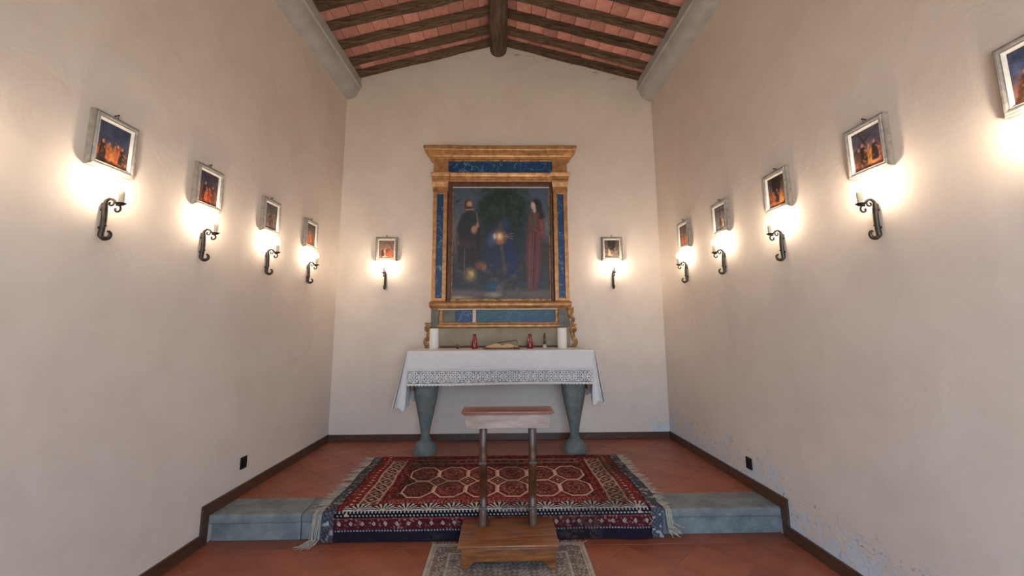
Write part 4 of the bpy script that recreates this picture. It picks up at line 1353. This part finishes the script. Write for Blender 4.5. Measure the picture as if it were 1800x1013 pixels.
def fringe(name, parent, origins, dirs, seed, length, floor_z=None, rad=0.0022):
    """loose warp ends; each strand is a thin bent tube, all lying in one part"""
    r = random.Random(seed); mb = MB()
    for (p, d) in zip(origins, dirs):
        if math.sin(p[1] * 37 + seed) + math.sin(p[1] * 91 + 2) > 0.9: continue
        for q in range(2):
            L = length * r.uniform(0.55, 1.2)
            dv = Vector(d) + Vector((r.uniform(-.5, .5), r.uniform(-.7, .7), 0)) * 0.6
            dv.normalize()
            pts = []
            pos = Vector(p)
            for k in range(5):
                pts.append(pos.copy())
                pos = pos + dv * L / 4
                dv = (dv + Vector((r.uniform(-.35, .35), r.uniform(-.35, .35), 0))).normalized()
                z = (p[2] - 0.004) + r.uniform(0, 0.006)
                pos.z = z
            mb.tube(pts, [rad, rad, rad * 0.9, rad * 0.8, rad * 0.5], 4)
    o = mb.build(name, M['fringe'], parent); o['kind'] = 'stuff'
    return o


cxr = (RXA + RXB) / 2
ys = np.linspace(RYF - 0.01, STEP_Y + 0.03, 80)
fringe('fringe', rg, [(RXA - cxr + 0.004, y - 3.7, 0.012) for y in ys], [(-1, -0.15, 0)] * 80, 1, 0.10)
fringe('fringe', rg, [(RXB - cxr - 0.004, y - 3.7, 0.012) for y in ys], [(1, 0.0, 0)] * 80, 2, 0.085)
# longer warp ends that fall over the step at both front corners
for sgn, xe, sd in ((-1, RXA - cxr, 5), (1, RXB - cxr, 6)):
    r = random.Random(sd); mb = MB()
    for k in range(16 if sgn < 0 else 26):
        xx = xe + sgn * (r.uniform(-0.01, 0.03) if sgn > 0 else r.uniform(-0.02, 0.035)); yy = STEP_Y - 3.7 - 0.024 - r.uniform(0, 0.012)
        tip = r.uniform(0.0, 0.07)
        low = (-ZP + 0.006) if sgn < 0 else -ZP + r.uniform(0.012, 0.08)
        pts = [(xx, yy + 0.12, 0.012), (xx + sgn * 0.015, yy + 0.05, 0.014), (xx + sgn * 0.02, yy + 0.008, 0.006), (xx + sgn * 0.022, yy - 0.004, -0.05), (xx + sgn * (0.022 + tip * 0.2), yy - 0.006, low + 0.02), (xx + sgn * (0.022 + tip), yy - 0.02 - (tip * 0.5 if sgn < 0 else 0), low)]
        if sgn < 0: pts.append((xx - 0.03 - tip * 1.3, yy - 0.05 - r.uniform(0, 0.04), -ZP + 0.006))
        mb.tube(pts, 0.0022, 4)
    o = mb.build('hanging_fringe', M['fringe'], rg); o['kind'] = 'stuff'

# ------------------------------------------------------------------ small rug under the kneeler
sx0, sx1, sy0, sy1 = -0.455, 0.512, 1.55, 3.045
sr = empty('small_rug', ((sx0 + sx1) / 2, 2.4, 0)); tag(sr, 'small grey-beige patterned rug with fringed end under the wooden kneeler', 'rug')
nx2, ny2 = 260, 400
a = np.linspace(0, sx1 - sx0, nx2)[:, None] * np.ones((1, ny2)); b = np.ones((nx2, 1)) * np.linspace(0, sy1 - sy0, ny2)[None, :]
P = np.zeros((nx2, ny2, 3)); cxs = (sx0 + sx1) / 2
P[..., 0] = a + sx0 - cxs; P[..., 1] = b + sy0 - 2.4; P[..., 2] = 0.0085 + 0.002 * vnoise(nx2, ny2, (8, 12), 3)
base = np.array(lin(150, 138, 126)); c2 = np.array(lin(112, 98, 92)); c3 = np.array(lin(184, 172, 156)); c4 = np.array(lin(122, 92, 82))
Cc = np.zeros((nx2, ny2, 3)) + base
e = np.minimum(np.minimum(a, (sx1 - sx0) - a), np.minimum(b, (sy1 - sy0) - b))


def put2(mk, c, al=1.0):
    global Cc
    Cc = np.where(mk[..., None], Cc * (1 - al) + c * al, Cc)


put2(e < 0.02, c3); put2((e > 0.02) & (e < 0.13), c2, 0.5)
put2((np.abs(e - 0.03) < 0.006) | (np.abs(e - 0.125) < 0.006), c3)
fl_ = np.sin(a * 150 + 2 * np.sin(b * 60)) * np.sin(b * 130 + 2 * np.sin(a * 80))
put2((e > 0.035) & (e < 0.12) & (fl_ > 0.35), c3, 0.7); put2((e > 0.035) & (e < 0.12) & (fl_ < -0.45), c4, 0.6)
sw = np.sin(a * 110 + 2.6 * np.sin(b * 52)) * np.sin(b * 96 + 2.4 * np.sin(a * 60))
put2((e > 0.14) & (sw > 0.3), c3, 0.6); put2((e > 0.14) & (sw < -0.4), c2, 0.8); put2((e > 0.14) & (np.abs(sw) < 0.07), c4, 0.6)
Cc *= (0.8 + 0.4 * vnoise(nx2, ny2, (70, 100), 8))[..., None]
o = colour_grid('pile', P, Cc, M['smallrug'], sr)
sol = o.modifiers.new('thickness', 'SOLIDIFY'); sol.thickness = 0.006; sol.offset = 1
xs = np.linspace(sx0 + 0.005, sx1 - 0.005, 70)
fringe('fringe', sr, [(x - cxs, sy1 - 2.4 - 0.004, 0.008) for x in xs], [((x - cxs) * 0.5, 1, 0) for x in xs], 9, 0.04)

# ------------------------------------------------------------------ kneeler (prie-dieu)
KX = 0.029
KY0, KY1 = 2.735, 3.07
kn = empty('kneeler', (KX, KY0, 0.013)); tag(kn, 'brown wooden prayer kneeler with low step and narrow shelf on curved uprights', 'kneeler')
d = KY1 - KY0
ztop = 0.142 - 0.0115
MB().box(-0.292, 0.292, -0.022, d + 0.018, ztop - 0.017, ztop, 0.006).build('kneeling_board', M['walnut'], kn, 50)
MB().box(-0.286, 0.286, -0.014, d + 0.01, ztop - 0.026, ztop - 0.017, 0.004).build('board_moulding', M['walnut_red'], kn, 50)
MB().box(-0.272, 0.272, 0.0, 0.02, 0.037, ztop - 0.026, 0.002).build('front_panel', M['walnut'], kn)
MB().box(-0.272, 0.272, d - 0.02, d, 0.037, ztop - 0.026, 0.002).build('back_panel', M['walnut'], kn)
for s in (-1, 1):
    MB().box(min(s * 0.272, s * 0.252), max(s * 0.272, s * 0.252), 0.0205, d - 0.0205, 0.037, ztop - 0.026, 0.002).build('side_panel', M['walnut'], kn)
for s in (-1, 1):
    # shaped bracket feet at the front, plain blocks behind
    prof = [(s * 0.27, 0.0), (s * 0.27, 0.037), (s * 0.19, 0.037), (s * 0.203, 0.03), (s * 0.216, 0.016), (s * 0.232, 0.002), (s * 0.236, 0.0)]
    MB().prism(prof, 'y', 0.002, 0.045).build('foot', M['walnut'], kn)
    MB().prism(prof, 'y', d - 0.045, d - 0.002).build('foot', M['walnut'], kn)
# S-curved uprights rising from the back of the step to the shelf
for s in (-1, 1):
    prof = []
    zs = np.linspace(ztop, 0.711, 40)
    def cen(z):
        t = (z - ztop) / (0.711 - ztop)
        return d - 0.055 + 0.045 * math.sin(2 * PI * t) * (1 - 0.3 * t)
    def wid(z):
        t = (z - ztop) / (0.711 - ztop)
        return 0.030 + 0.012 * abs(math.cos(2 * PI * t)) + 0.012 * (1 - t) ** 4 + 0.01 * t ** 6
    left = [(cen(z) - wid(z), z) for z in zs]; right = [(cen(z) + wid(z), z) for z in reversed(zs)]
    vs = []; fs = []; n = len(zs)
    xa, xb = s * 0.160 - 0.024, s * 0.160 + 0.024
    for i, z in enumerate(zs):
        c_, w_ = cen(z), wid(z)
        vs += [(xa, c_ - w_ + 0.004, z), (xa + 0.004, c_ - w_, z), (xb - 0.004, c_ - w_, z), (xb, c_ - w_ + 0.004, z), (xb, c_ + w_, z), (xa, c_ + w_, z)]
    for i in range(n - 1):
        for j in range(6): fs.append((i * 6 + j, i * 6 + (j + 1) % 6, i * 6 + 6 + (j + 1) % 6, i * 6 + 6 + j))
    fs += [tuple(range(5, -1, -1)), tuple((n - 1) * 6 + j for j in range(6))]
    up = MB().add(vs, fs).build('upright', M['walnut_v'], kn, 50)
    for zc in (0.21, 0.50):
        MB().box(xa - 0.001, xb + 0.001, cen(zc) - wid(zc) - 0.006, cen(zc) - wid(zc) + 0.02, zc, zc + 0.016, 0.003).build('notch_shade', M['frame_dark'], up)  # raised dark band, stands in for the shade inside a notch
sh0 = d - 0.10
MB().box(-0.275, 0.275, sh0, sh0 + 0.15, 0.712, 0.797, 0.003).build('shelf_box', M['wood_pale'], kn)
MB().box(-0.300, 0.300, sh0 - 0.022, sh0 + 0.17, 0.807, 0.822, 0.006).build('shelf_board', M['walnut_red'], kn, 50)
MB().box(-0.286, 0.286, sh0 - 0.010, sh0 + 0.16, 0.797, 0.807, 0.003).build('shelf_moulding', M['walnut_red'], kn)
